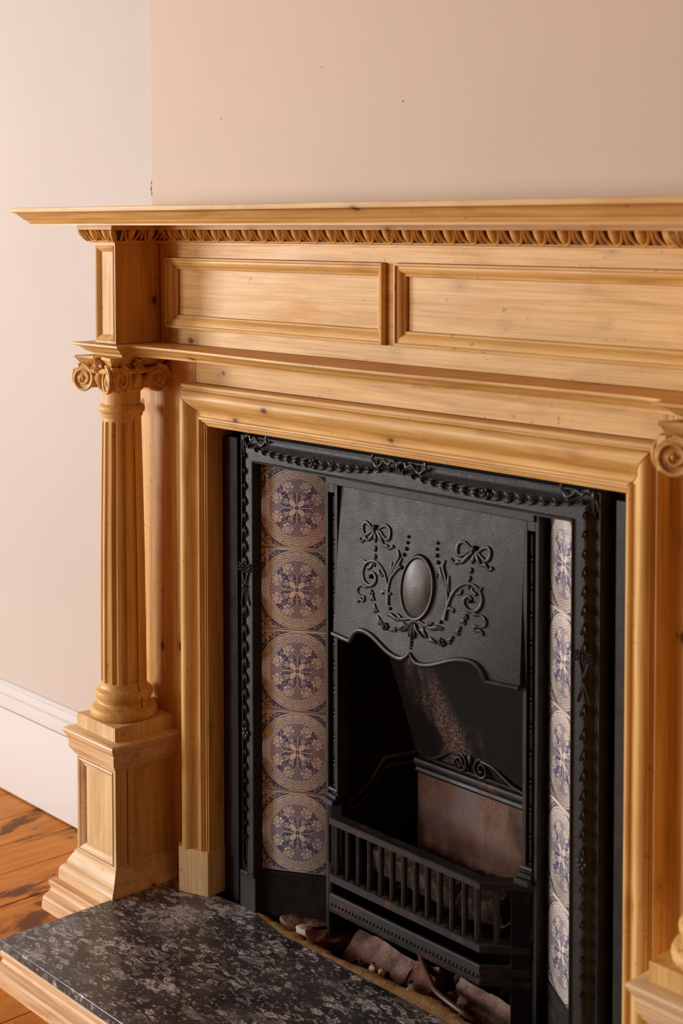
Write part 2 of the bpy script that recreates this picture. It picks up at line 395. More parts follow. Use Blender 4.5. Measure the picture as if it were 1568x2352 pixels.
def mitred_rect(rects, gap=.0004, sides='LTRB'):
    """rects: list of (x0,x1,z0,z1,y) from the outer edge to the inner edge; yields (side, MB) of one mitred strip each, with thickness behind"""
    yb = max(r[4] for r in rects)+.004
    for sd in sides:
        ringA, ringB = [], []
        for (x0, x1, z0, z1, y) in rects+[(*rects[-1][:4], yb), (*rects[0][:4], yb)]:
            c = {'T': ((x0+gap, y, z1), (x1-gap, y, z1)), 'B': ((x0+gap, y, z0), (x1-gap, y, z0)), 'L': ((x0, y, z0+gap), (x0, y, z1-gap)), 'R': ((x1, y, z0+gap), (x1, y, z1-gap))}[sd]
            ringA.append(c[0]); ringB.append(c[1])
        yield sd, MB().loft([ringA, ringB])

def joint(rect, y, parent, w=.0009, sides='LRTB'):
    x0, x1, z0, z1 = rect
    m = MB()
    for sd in sides:
        if sd == 'L': m.box(x0-w, x0+w*.3, y-.0005, y+.002, z0, z1)
        if sd == 'R': m.box(x1-w*.3, x1+w, y-.0005, y+.002, z0, z1)
        if sd == 'T': m.box(x0, x1, y-.0005, y+.002, z1-w*.3, z1+w)
        if sd == 'B': m.box(x0, x1, y-.0005, y+.002, z0-w, z0+w*.3)
    return obj('dirty_joint', m, DIRT, parent)
DIRT = plain('dirt_in_joints', (.085, .038, .012), .8)

# ------------------------------------------------------------------ the room
FL = -1.368
RX0, RX1, RY0 = -6.20, 4.60, -5.40
BR = .012                                # face of the chimney breast
AL = .075                                # face of the alcove wall
CH = 1.65
fl = obj('floor', MB().box(RX0-.1, RX1+.1, RY0-.1, .5, FL-.12, FL-.022), GAP, kind='structure')
bw = .1335; x = -1.0-bw*13; k = 0
while x < RX1:
    m = MB().box(x+.0012, x+bw-.0012, RY0, AL, FL-.022, FL+random.uniform(-.0006, .0006))
    obj('floorboard', m, FLR, fl, bevel=.0012); x += bw; k += 1
obj('wall_back', MB().box(RX0-.1, -.735, AL, AL+.2, FL-.1, CH), WALL, kind='structure')
cb = MB(); cb.box(-.73, -.505, BR, AL+.25, FL-.1, CH); cb.box(.505, RX1+.1, BR, AL+.25, FL-.1, CH); cb.box(-.505, .505, BR, AL+.25, -.35, CH)
wc = obj('wall_chimney_breast', cb, WALL2, kind='structure')
chip = MB()
for (dx, z, r_) in ((.0, .088, .006), (-.002, .076, .008), (.001, .066, .006)):
    chip.ball((-.7305+dx*.5, BR+.002, z), r_*.45, .003, r_, 7, 4)
obj('plaster_chip', chip, plain('bare_plaster', (.20, .12, .06), .9), wc)
for (x_, z_, r_) in ((-.005, .208, .0012), (-.50, .205, .0010), (-.21, .28, .0008)):
    obj('nail_hole', MB().tube([(x_, BR-.0006, z_), (x_, BR+.002, z_)], r_, 8), GAP, wc)
wl = MB(); wl.box(RX0-.15, RX0, RY0-.1, -4.5, FL-.1, CH); wl.box(RX0-.15, RX0, -3.3, AL+.2, FL-.1, CH)
wl.box(RX0-.15, RX0, -4.5, -3.3, FL-.1, -.85); wl.box(RX0-.15, RX0, -4.5, -3.3, 1.20, CH)
obj('wall_left', wl, WALL, kind='structure')
wf = MB(); wf.box(RX0-.1, -4.55, RY0-.15, RY0, FL-.1, CH); wf.box(-3.45, -3.25, RY0-.15, RY0, FL-.1, CH); wf.box(-2.25, RX1+.1, RY0-.15, RY0, FL-.1, CH)
wf.box(-3.25, -2.25, RY0-.15, RY0, FL-.1, -.85); wf.box(-3.25, -2.25, RY0-.15, RY0, 1.20, CH); wf.box(-4.55, -3.45, RY0-.15, RY0, FL-.1, -.85); wf.box(-4.55, -3.45, RY0-.15, RY0, 1.20, CH)
obj('wall_front', wf, WALLR, kind='structure')
for i in (0, 1, 2):  # third frame and its opening are made up for the fill light
    w = MB(); c0, c1 = ((-4.5, -3.3), (-4.55, -3.45), (-3.25, -2.25))[i]; z0, z1 = -.85, 1.20
    for (a, b_, c, d) in ((c0, c0+.05, z0, z1), (c1-.05, c1, z0, z1), (c0, c1, z0, z0+.06), (c0, c1, z1-.05, z1), (c0, c1, .115, .155)):
        if i == 0: w.box(RX0-.12, RX0-.08, a, b_, c, d)
        else: w.box(a, b_, RY0-.12, RY0-.08, c, d)
    obj('window_and_fill_%d' % (i+1), w, WHITE, kind='structure')
obj('wall_right', MB().box(RX1, RX1+.1, RY0-.1, AL+.2, FL-.1, CH), WALLR, kind='structure')
obj('ceiling', MB().box(RX0-.15, RX1+.1, RY0-.1, .5, CH, CH+.1), CEIL, kind='structure')
# skirting in the alcove: moulded top piece over a plain board with a sloped break
zt = -1.105; hh = zt-FL-.004
def run(prof, x0, x1): return MB().loft([[(xx, AL-d, z) for d, z in prof] for xx in (x0, x1)])
top = [(-.004, 0), (.005, .0), (.0075, .008), (.0078, .026), (.0045, .034), (.008, .045), (.0105, .09), (.0105, .108), (.015, .122), (.0172, .20), (.0172, .235), (-.004, .235)]
low = [(-.004, .243), (.0185, .243), (.0195, .255), (.0195, .43), (.0235, .485), (.0235, 1.0), (-.004, 1.0)]
bb = obj('baseboard_back', run([(d, zt-f*hh) for d, f in low], RX0, -.74), WHITE, kind='structure')
obj('skirting_cap', run([(d, zt-f*hh) for d, f in top], RX0, -.74), WHITE, bb)

# ------------------------------------------------------------------ chimneypiece
SUR = thing('fireplace_surround', (0, -.06, FL), 'tall stripped pine fireplace surround with fluted columns and panelled frieze', 'fireplace')
# mantel shelf: moulded edge, profile offset d outwards from the lower edge
mp = [(-.0007, .0018), (-.0007, .0045), (.0005, .0068), (.0036, .0094), (.0046, .0117), (.0062, .0122), (.0085, .0130), (.0105, .0148), (.0135, .0182), (.0160, .0208), (.0195, .0246), (.0235, .0268), (.0283, .0276), (.0285, .0283), (.0285, .0352), (.0278, .0362)]
obj('mantel_shelf', MB().loft([[(-.83-d, BR, z), (-.83-d, -.21-d, z), (.83+d, -.21-d, z), (.83+d, BR, z)] for d, z in mp]), PX, SUR, ang=25)

# frieze board with two raised-moulded panels
XB, YF = .662, -.018
fz = MB()
fz.box(-.6265, .6265, YF, BR, -.0605, -.002); fz.box(-.6265, .6265, YF, BR, -.2290, -.1985); fz.box(-.0145, .0145, YF, BR, -.1985, -.0605)
obj('frieze_rail', fz, PXP, SUR, ang=20)
for sx in (-1, 1):
    a, b_ = sorted((sx*.6272, sx*(XB+.05)))
    obj('frieze_stile', MB().box(a, b_, YF+.0006, BR, -.229, -.002), PZ2, SUR, bevel=.0006)
    a, b_ = sorted((sx*.0140, sx*.6268))
    obj('frieze_panel', MB().box(a, b_, YF+.004, BR, -.2, -.059), PXP, SUR)
    o = (-.6318, -.0143, -.1985, -.0612) if sx < 0 else (.0143, .6318, -.1985, -.0612)
    i = (-.6016, -.0335, -.1730, -.0835) if sx < 0 else (.0335, .6016, -.1730, -.0835)
    prof = [(0, -.018), (.0, -.0275), (.03, -.0295), (.16, -.0300), (.22, -.0285), (.25, -.0262), (.34, -.0262), (.42, -.0268), (.55, -.0258), (.68, -.0228), (.78, -.0200), (.83, -.0190), (.85, -.0205), (.94, -.0200), (1.0, -.0178), (1.0, -.0150)]
    rects = [tuple(o[k]+(i[k]-o[k])*t for k in range(4))+(y,) for t, y in prof]
    joint(o, YF, SUR); joint(i, -.0142, SUR, .0011)
    xs = sx*(XB+.0002); obj('board_seam', MB().box(xs-.0011, xs+.0011, YF-.0004, YF+.003, -.2288, -.004), GAP, SUR)
    for sd, m in mitred_rect(rects): obj('panel_moulding', m, PX if sd in 'TB' else PZ, SUR, ang=30)
obj('frieze_core', MB().box(-.72, .72, BR-.006, BR+.001, -.26, -.0), PX, SUR)

# pilaster blocks over the columns
def block(cx):
    x0, x1, y0, y1, z0, z1 = cx-.0355, cx+.0355, -.123, YF+.001, -.2290, -.03
    b = obj('pilaster_block', MB().box(x0, x1, y0+.006, y1, z0, z1), PZ, SUR, bevel=.0006)
    zA, zB = -.0385, -.2190
    for (xa, xb, za, zb) in ((x0, x0+.004, z0+.0002, z1), (x1-.005, x1-.0001, z0+.0002, z1), (x0+.004, x1-.005, z1-.0085, z1), (x0+.004, x1-.005, z0+.0002, z0+.0060)):
        obj('edge_strip', MB().box(xa, xb, y0, y0+.0075, za, zb), PZ, b)
    o = (x0+.004, x1-.005, z0+.006, z1-.0085); w_ = .011
    i = (o[0]+w_, o[1]-w_*.75, o[2]+w_, o[3]-w_)
    prof = [(0, y0-.0004), (.25, y0-.0012), (.5, y0+.0005), (.75, y0+.003), (.95, y0+.0048), (1, y0+.0062)]
    rects = [tuple(o[k]+(i[k]-o[k])*t for k in range(4))+(y,) for t, y in prof]
    joint(o, y0, b, .0006)
    for sd, m in mitred_rect(rects): obj('panel_bead', m, PZ, b)
block(-.6975); block(.6975)

# egg-and-dart bed moulding: fillet, hollow ground, cavetto; breaks forward round the blocks
def edart(path, prof):
    """path: plan polyline at the wall face, walked left to right; profile stands out to the right of travel"""
    n = len(path); offs = []
    for i, p in enumerate(path):
        p = Vector(p); ns = []
        for a, b_ in ((i-1, i), (i, i+1)):
            if a >= 0 and b_ < n:
                t = (Vector(path[b_])-Vector(path[a])).normalized(); ns.append(Vector((t.y, -t.x)))
        if len(ns) == 2: m = (ns[0]+ns[1]); m = m/(m.dot(ns[0]))
        else: m = ns[0]
        offs.append((p, m))
    return MB().loft([[(p.x+m.x*d, p.y+m.y*d, z) for d, z in prof] for p, m in offs])
ed_path = [(-.733, YF), (-.733, -.123), (-.662, -.123), (-.662, YF), (.662, YF), (.662, -.123), (.733, -.123), (.733, YF)]
ED_PROF = [(0, -.0355), (.0035, -.0350), (.0035, -.0318), (.0075, -.0300), (.0085, -.0287), (.0085, -.0280), (.0006, -.0270), (.0004, -.0205), (.0004, -.0140), (.0006, -.0085), (.0178, -.0068), (.0240, -.0066), (.0245, -.0060), (.0245, .0018), (0, .0018)]
EDM = obj('egg_and_dart_moulding', edart(ed_path, ED_PROF), PX, SUR, ang=30)
obj('hollow_shade_strip', edart(ed_path, [(.0004, -.0274), (.0062, -.0272), (.0072, -.0205), (.0100, -.0140), (.0125, -.0085), (.0130, -.0067), (.0004, -.0067)]), wood('pine_hollow_shade', 0, light=(.17, .080, .024), dark=(.11, .048, .013), knots=.95), EDM, ang=40)  # dark strip that puts the deep hollows' shade into the wood colour
def egg_piece():                                                   # local: x along the run, -y outwards, z down from the fillet
    e = LB(); rings = []
    for i in range(9):
        t = i/8; a = PI*(.5-t*.98)                                  # from top of the egg downwards along the ovolo
        z = -.0068-.0205*t; yy = -.0150+.0094*t**1.25
        wdt = .0080*math.sqrt(max(.02, 1-(max(0, t-.22)/.80)**2.2))
        dp = .0062*(.35+.65*math.sqrt(max(.02, 1-(max(0, t-.3)/.74)**2.4)))
        rings.append([(wdt*math.cos(q), yy-dp*math.sin(q), z) for q in (PI*j/10 for j in range(11))]+[(-wdt, yy+.013, z), (wdt, yy+.013, z)])
    return e.loft(rings)
def shell_piece():
    s = LB(); pts = []
    for k in range(15):
        q = PI*k/14; X = -.0176*math.cos(q); t = math.sin(q)**.75
        z = -.0068-.0222*t; yy = -.0200+.0122*(t**1.3)
        pts.append((X*(1-.12*t), yy, z))
    s.tube([(p[0], p[1]+.0016, p[2]) for p in pts], [.0020]*15, 8, 1.5); return s
def dart_piece():
    d = LB(); pts = [(0, -.0192, -.0068), (0, -.0190, -.0115), (0, -.0166, -.0170), (0, -.0130, -.0225), (0, -.0098, -.0270)]
    d.tube([(p[0], p[1]+.0010, p[2]) for p in pts], [.0030, .0016, .0019, .0023, .0008], 8, 1.4)
    return d
EGG = egg_piece().mesh('egg', PX); SHELL = shell_piece().mesh('egg_shell', PX); DART = dart_piece().mesh('dart', PX)
PITCH = .0466
def eggs(x0, y0, ang, n, pitch, last=True):
    c, s = math.cos(ang), math.sin(ang)
    for i in range(n):
        u = (i-(n-1)/2)*pitch
        place('egg', EGG, EDM, (x0+c*u, y0+s*u, 0), (0, 0, ang), (pitch/PITCH, 1, 1)); place('egg_shell', SHELL, EDM, (x0+c*u, y0+s*u, 0), (0, 0, ang), (pitch/PITCH, 1, 1))
        if i < n-1 or last: place('dart', DART, EDM, (x0+c*(u+pitch/2), y0+s*(u+pitch/2), 0), (0, 0, ang))
    place('dart', DART, EDM, (x0-c*n*pitch/2, y0-s*n*pitch/2, 0), (0, 0, ang))
eggs(0, YF, 0, 27, PITCH)
for sx in (-1, 1):
    eggs(sx*.6975, -.123, 0, 2, .043); eggs(-sx*-.6975+.0355, -.0705, PI/2, 2, .046); eggs(sx*.6975-.0355, -.0705, -PI/2, 2, .046)
for sx in (-1, 1):                                                 # carved leaf on the front corners
    for cx in (sx*.6975-.0355, sx*.6975+.0355):
        lf = MB(); d = -1 if cx < sx*.6975 else 1
        pts = [(cx+d*q*1.0, -.123-q, z) for q, z in ((.0215, -.0068), (.0200, -.012), (.0165, -.018), (.0125, -.024), (.0095, -.029))]
        lf.tube(pts, [.004, .0048, .0045, .0038, .0015], 7)
        for o_ in (-.010, .010):
            lf.tube([(p[0]+(o_ if o_*d < 0 else 0)*.6, p[1]+(abs(o_)*.6 if o_*d > 0 else 0), p[2]) for p in pts], [.0016, .002, .002, .0018, .0008], 5)
        obj('corner_leaf', lf, PX, EDM)

# lower shelf: bow-fronted between the columns, breaking forward over them
half = [(.000, -.1270), (.08, -.1264), (.15, -.1246), (.22, -.1216), (.30, -.1172), (.37, -.1130), (.43, -.1095), (.475, -.1080), (.51, -.1088), (.545, -.1100), (.575, -.1118), (.600, -.1150), (.6135, -.1200), (.6200, -.1275), (.6215, -.1480)]
front = [(-.7835, -.148)]+[(-x_, y_) for x_, y_ in reversed(half)]+half[1:]+[(.7835, -.148)]
front = [(-.7835, YF+.002)]+front+[(.7835, YF+.002)]
def offset_path(path, d):
    n = len(path); out = []
    for i, p in enumerate(path):
        ns = []
        for a, b_ in ((i-1, i), (i, i+1)):
            if a >= 0 and b_ < n:
                t = (Vector(path[b_])-Vector(path[a])).normalized(); ns.append(Vector((-t.y, t.x)))
        m = ns[0]+ns[-1]; m = m/max(.35, m.dot(ns[0])) if len(ns) == 2 else ns[0]
        q = Vector(p)+m*d
        if i in (0, n-1): q.y = p[1]
        out.append((q.x, q.y))
    return out
sp = [(0, -.2297), (-.0004, -.2306), (-.0004, -.2330), (.0035, -.2337), (.0040, -.2352), (.0075, -.2362), (.0125, -.2385), (.0170, -.2420), (.0200, -.2452), (.0240, -.2476), (.0285, -.2487), (.0290, -.2503), (.0325, -.2510), (.0330, -.2541)]
obj('lower_shelf', MB().loft([[(x_, y_, z) for x_, y_ in offset_path(front, d)] for d, z in sp]), PX, SUR, ang=28)

# fascia and backboards
obj('fascia_board', MB().box(-.545, .545, YF, BR, -.318, -.2545), PX2, SUR, bevel=.0005)
for sx in (-1, 1):
    for (a, b_, yy) in ((.5455, .5515, YF-.001), (.5520, .5620, YF-.0006), (.5625, .5700, YF)):
        a, b_ = sorted((sx*a, sx*b_)); obj('stile_strip', MB().box(a, b_, yy, BR, -.33, -.2545), PZ, SUR, bevel=.0006)
    a, b_ = sorted((sx*.5553, sx*.76))
    obj('backboard', MB().box(a, b_, YF+.0004, BR, -1.2949, -.2545), PZ2, SUR, bevel=.001)

# bolection moulding round the opening: top, left, right, with plinth blocks
joint((-.5590, .5590, -.32, -.3022), YF, SUR, .0010, 'T')
BO, BI = (-.5590, .5590, -.3025), (-.4925, .4925, -.3805)
bp = [(0, -.018), (.0, -.0440), (.027, -.0468), (.075, -.0468), (.085, -.0445), (.098, -.0445), (.102, -.0485), (.125, -.0492), (.140, -.0475), (.148, -.0520), (.165, -.0545), (.20, -.0563), (.25, -.0578), (.30, -.0585), (.35, -.0582), (.40, -.0567), (.45, -.0540), (.50, -.0503), (.55, -.0457), (.60, -.0412), (.64, -.0390), (.69, -.0381), (.76, -.0380), (.775, -.0400), (.785, -.0425), (.82, -.0432), (.85, -.0415), (.86, -.0388), (.89, -.0388), (.90, -.0368), (.925, -.0350), (.955, -.0345), (.965, -.0325), (1.0, -.0315), (1.0, -.018), (.985, .022)]
rects = [(BO[0]+(BI[0]-BO[0])*t, BO[1]+(BI[1]-BO[1])*t, -1.2090, BO[2]+(BI[2]-BO[2])*t, y) for t, y in bp]
for sd, m in mitred_rect(rects, .0011, 'TLR'): obj('bolection_moulding', m, PX2 if sd == 'T' else PZ2, SUR, ang=30)
jn = MB()
for sx in (-1, 1):
    a, b_ = sorted((sx*.4932, sx*.555)); jn.box(a, b_, -.030, .02, -1.2949, -.385)
obj('bolection_backing', jn, GAP, SUR)
for sx in (-1, 1):
    poly = [(sx*x_, y_) for x_, y_ in ((-.570, -.017), (-.5700, -.0455), (-.5500, -.0615), (-.4885, -.0370), (-.4885, -.0150), (-.4925, .02), (-.555, .02))]
    obj('plinth_block', MB().prism(poly if sx > 0 else poly[::-1], -1.2949, -1.2070), PLZ, SUR, bevel=.0012)
obj('reveal_board', MB().box(-.4955, -.4930, -.02, .030, -1.2949, -.382), PZ, SUR); obj('reveal_board', MB().box(.4930, .4955, -.02, .030, -1.2949, -.382), PZ, SUR)

# pedestals
def rect_loft(x0, x1, y0, y1, prof):
    return MB().loft([[(x0-d, y1, z), (x0-d, y0-d, z), (x1+d, y0-d, z), (x1+d, y1, z)] for d, z in prof])
def pedestal(cx):
    x0, x1, y0, y1 = cx-.0685, cx+.0685, -.155, YF+.0006
    P = obj('pedestal', MB().box(x0, x1, y0+.008, y1, -1.2949, -1.000), PZ, SUR, bevel=.0006)
    obj('column_plinth', MB().box(x0+.0006, x1-.0006, y0+.0004, y1, -1.0005, -.9726), PLZ if cx < 0 else PZ, P, bevel=.0009)
    cap = [(0, -.9992), (.0165, -1.0010), (.0205, -1.0030), (.0218, -1.0060), (.0208, -1.0090), (.0190, -1.0105), (.0186, -1.0130), (.0172, -1.0150), (.0150, -1.0180), (.0128, -1.0215), (.0120, -1.0225), (.0119, -1.0354), (.0116, -1.0400), (.0105, -1.0435), (.0080, -1.0460), (.0066, -1.0466), (.0062, -1.0495), (.0040, -1.0530), (.0012, -1.0550), (.0006, -1.0575), (-.002, -1.0580)]
    obj('cap_moulding', rect_loft(x0, x1, y0, y1, cap), PLX, P, ang=28)
    base = [(-.002, -1.2510), (.0012, -1.2512), (.0014, -1.2545), (.0048, -1.2570), (.0050, -1.2600), (.0070, -1.2640), (.0105, -1.2700), (.0145, -1.2770), (.0160, -1.2800), (.0162, -1.2840), (.0195, -1.2858), (.0243, -1.2900), (.0272, -1.2945), (.0280, -1.2980)]
    low_ = [(.0280, -1.2949), (.0280, -1.3125)]
    b2 = [(d, z+.0045) for d, z in base[:-1]]+[(.0279, -1.2915), (.0280, -1.2948)]
    obj('base_moulding', rect_loft(x0, x1, y0, y1, b2), PLX, P, ang=28)
    a, b_ = (x0-.028, -.6080) if cx < 0 else (.6080, x1+.028)
    obj('base_block', MB().box(a, b_, y0-.028, y1, -1.3125, -1.2949), PLX, P)
    fr = MB()
    for (xa, xb, za, zb) in ((x0, x0+.006, -1.251, -1.058), (x1-.0085, x1-.0001, -1.251, -1.058), (x0+.006, x1-.0085, -1.0605, -1.057), (x0+.006, x1-.0085, -1.251, -1.2465)):
        obj('edge_strip', MB().box(xa, xb, y0, y0+.0095, za, zb), PLZ, P)
    o = (x0+.0062, x1-.0087, -1.2463, -1.0607); wl_ = .0155
    i = (o[0]+wl_, o[1]-.0095, o[2]+wl_*.9, o[3]-wl_*1.05)
    prof = [(0, y0+.003), (.02, y0-.0004), (.2, y0-.0014), (.32, y0-.0004), (.38, y0+.0008), (.55, y0+.0018), (.72, y0+.0040), (.80, y0+.0048), (.86, y0+.0042), (.96, y0+.0055), (1, y0+.0085)]
    rc = [tuple(o[k]+(i[k]-o[k])*t for k in range(4))+(y,) for t, y in prof]
    joint(o, y0, P, .0008); joint(i, y0+.0078, P, .0010)
    for sd, m in mitred_rect(rc): obj('panel_bead', m, PLX if sd in 'TB' else PLZ, P, ang=30)
    obj('panel', MB().box(o[0], o[1], y0+.0072, y0+.012, o[2], o[3]), PLZ, P)
    # seam in the inner side where two boards meet
    xs = x1 if cx < 0 else x0
    obj('board_seam', MB().box(xs-.0006, xs+.0006, y0+.0268, y0+.0280, -1.252, -1.056), GAP, P)
    return P
pedestal(-.6965); pedestal(.6965)

# fluted columns with diagonal-volute capitals
def column(cx):
    cy = -.0865
    r0, r1, zb, ztp = .0452, .0384, -.9060, -.3830
    S = obj('column', MB().lathe(cx, cy, [(.0385, -.3790), (.0378, -.3560), (.0372, -.3400), (.0372, -.3180)][::-1], 40), PZ, SUR)
    nf = 14; sub = 14; m = MB(); rings = []
    zs = [zb, -.9035, -.9030, -.9020]+[zb+.006+(ztp-zb-.012)*t/16 for t in range(17)]+[ztp-.0048, ztp-.0036, ztp-.0025, ztp-.0015, ztp-.0008, ztp-.0003, ztp, -.3770]
    for z in zs:
        t = (z-zb)/(ztp-zb); R = r0+(r1-r0)*(.25*t+.75*t*t)
        e = min(1., max(0., (z-(zb+.0025))/.0012)) if z < -.7 else math.sqrt(max(0., 1-min(1., max(0., (z-(ztp-.0060))/.0060))**2))
        ring = []
        for k in range(nf*sub):
            a = 2*PI*(k/(nf*sub))+.603; u = (k % sub)/sub-.5+.5/sub
            q = abs(u)/(.30*max(e, .02))
            dep = .0050*math.sqrt(max(0., 1-q*q))*e if q < 1 else 0.
            ring.append((cx+(R-dep)*math.cos(a), cy+(R-dep)*math.sin(a), z))
        rings.append(ring)
    obj('shaft', m.loft(rings), PZ, S, ang=55)
    obj('necking_ring', MB().lathe(cx, cy, [(.0370, -.3500), (.0410, -.3505), (.0445, -.3530), (.0459, -.3575), (.0459, -.3610), (.0445, -.3655), (.0415, -.3680), (.0412, -.3695), (.0412, -.3725), (.0392, -.3740), (.0386, -.3765), (.0380, -.3785)], 48), PX, S)
    bs = [(.0452, -.9050), (.0456, -.9080), (.0470, -.9130), (.0490, -.9165), (.0505, -.9172), (.0545, -.9190), (.0570, -.9230), (.0577, -.9275), (.0570, -.9320), (.0548, -.9355), (.0540, -.9362), (.0540, -.9380), (.0522, -.9386), (.0505, -.9405), (.0500, -.9425), (.0508, -.9450), (.0532, -.9475), (.0565, -.9485), (.0566, -.9500), (.0610, -.9512), (.0648, -.9545), (.0668, -.9595), (.0672, -.9640), (.0660, -.9690), (.0630, -.9722), (.060, -.9727)]
    obj('column_base', MB().lathe(cx, cy, bs, 56), PX, S)
    aa = math.atan2(.739, .672)*.0+math.atan2(-.56, .83)+math.radians(38)
    cr = MB(); cpts = []
    for i in range(30):
        z = -.375-(.97-.375)*i/29; t = (z-zb)/(ztp-zb)
        R = r0+(r1-r0)*max(0, t)**1.6
        if z < -.905: R = np.interp(z, [q[1] for q in bs][::-1], [q[0] for q in bs][::-1])
        a = aa+.02*math.sin(i*.9)*(z < -.9 or z > -.42); cpts.append((cx+(R-.0002)*math.cos(a), cy+(R-.0002)*math.sin(a), z))
    if cx < 0: obj('crack', cr.tube(cpts, .0007, 5), GAP, S)
    # capital
    K = MB(); prof = [(.0675, -.2541), (.0680, -.2560), (.0680, -.2592), (.0655, -.2600), (.0640, -.2630), (.0605, -.2680), (.0590, -.2705), (.0560, -.2725)]
    rings = []
    for hs, z in prof:                                             # abacus with hollow sides and clipped corners
        ring = []
        for sd in range(4):
            a0 = sd*PI/2; c, s_ = math.cos(a0), math.sin(a0)
            for j in range(13):
                u = -1+j/6; X = hs*u*.93; Y = -(hs-.0125*(1-u*u))
                ring.append((cx+c*X-s_*Y, cy+s_*X+c*Y, z))
        rings.append(ring)
    A = obj('capital', K.loft(rings), PX, S, ang=30)
    ech = MB().lathe(cx, cy, [(.0380, -.3260), (.0400, -.3225), (.0425, -.3215), (.0440, -.3190), (.0420, -.3170), (.0455, -.3120), (.0490, -.3040), (.0510, -.2950), (.0500, -.2880), (.0500, -.2700)], 40)
    obj('echinus', ech, PX, S)
    eg = MB()
    for k in range(12):
        a = 2*PI*k/12
        pts = [(cx+r_*math.cos(a), cy+r_*math.sin(a), z) for r_, z in ((.0505, -.2890), (.0525, -.2960), (.0512, -.3040), (.0478, -.3120), (.0445, -.3170))]
        eg.tube(pts, [.0075, .0085, .0075, .0055, .0015], 8)
    obj('echinus_eggs', eg, PX, S)
    band = MB()
    for sd in range(4):                                            # channel that runs from volute to volute
        a0 = sd*PI/2; c, s_ = math.cos(a0), math.sin(a0); pts = []
        for j in range(13):
            u = -1+j/6; X = .046*u; Y = -(.0590-.006*(1-u*u)); z = -.2790-.0035*(1-u*u)
            pts.append((cx+c*X-s_*Y, cy+s_*X+c*Y, z))
        band.tube(pts, .0058, 8)
    for sx_ in (-1, 1):
        for sy_ in (-1, 1):                                        # web behind each corner pair of volutes
            q = [(cx+sx_*a_, cy+sy_*b_) for a_, b_ in ((.030, .030), (.066, .052), (.0655, .0655), (.052, .066))]
            band.loft([[(x_, y_, z) for x_, y_ in q] for z in (-.318, -.272)])
    obj('volute_channel', band, PX, S)
    for sd in range(4):
        a0 = sd*PI/2
        for e in (-1, 1):
            V = MB(); R = .0268; cz = -.2985; dv = Vector((e*.956, -.294)); nv = Vector((-e*.294, -.956))
            cen = Vector((0, -.0495))+dv*.0440
            def W(u, w, n_):                                      # u along the disc, w up, n_ out of the face
                q = cen+dv*u+nv*n_; c, s_ = math.cos(a0), math.sin(a0)
                return (cx+c*q.x-s_*q.y, cy+s_*q.x+c*q.y, cz+w)
            V.loft([[W(rr*math.cos(2*PI*j/28), rr*math.sin(2*PI*j/28), nn) for j in range(28)] for rr, nn in ((R*.55, -.026), (R*.80, -.014), (R*.93, -.006), (R*.96, -.001), (R*.90, .0005), (R*.5, -.0012))])
            pts, rad = [], []
            for k in range(56):
                q = k/55; th = PI/2-e*0+e*(-2*PI*1.95*q)*-1*-1; r_ = R*.93*(1-q)**.85+.0035
                pts.append(W(r_*math.cos(th), r_*math.sin(th), .0012-.0006*q)); rad.append(.0036*(1-.50*q))
            V.tube(pts, rad, 6, up=None); V.ball(W(0, 0, .001), .0030, n=8, m=5)
            obj('volute', V, PX, S, ang=50)
        R_ = MB(); c, s_ = math.cos(a0), math.sin(a0)              # carved flower on the abacus
        def F(u, w, n_): q = Vector((u, -.0545-n_)); return (cx+c*q.x-s_*q.y, cy+s_*q.x+c*q.y, -.2690+w)
        for j in range(7):
            b_ = 2*PI*j/7+.3; R_.tube([F(.002*math.cos(b_), .003*math.sin(b_), .004), F(.008*math.cos(b_), .0105*math.sin(b_), .0075), F(.0125*math.cos(b_), .0155*math.sin(b_), .004)], [.0024, .0050, .0028], 10)
        R_.ball(F(0, 0, .006), .0042, n=12, m=8)
        obj('rosette', R_, PX, S)
    return S
column(-.6975); column(.6975)
# ------------------------------------------------------------------ cast-iron insert
INS = thing('cast_iron_insert', (0, .08, FL), 'black cast iron fireplace insert with garlanded frame and tiled cheeks', 'fireplace insert')
ZB = -1.335
def arch(prof, zb, name, mat, parent, **kw):                       # three-sided strip: prof of (half width, top height, y)
    m = MB(); m.loft([[(-w, y, zb), (-w, y, z), (w, y, z), (w, y, zb)] for w, z, y in prof], closed=False, cap=False)
    return obj(name, m, mat, parent, **kw)
bk = MB(); bk.box(-.4925, .4925, .030, .040, -.402, -.36)
for sx in (-1, 1):
    a, b_ = sorted((sx*.422, sx*.4475)); bk.box(a, b_, .030, .040, ZB, -.402)
    a, b_ = sorted((sx*.4475, sx*.4925)); bk.box(a, b_, .0055, .040, ZB, -.402)
obj('backing_plate', bk, IRON, INS)
FP = arch([(.4225, -.395, .034), (.4250, -.3925, .030), (.4250, -.3925, -.0012), (.4242, -.3933, -.0030), (.4228, -.3948, -.0031), (.4218, -.3958, -.0014), (.4212, -.3965, .0030), (.4195, -.3983, .0034), (.4160, -.4018, .0026), (.4120, -.4058, -.0004), (.4080, -.4098, -.0046), (.4040, -.4138, -.0080), (.4005, -.4173, -.0096), (.3970, -.4208, -.0100), (.3820, -.4358, -.0104), (.3812, -.4366, -.0126), (.3796, -.4382, -.0138), (.3780, -.4396, -.0128), (.3773, -.4403, -.0100), (.3770, -.4406, .012)], -1.2300, 'frame_plate', IRONH, INS, ang=30)
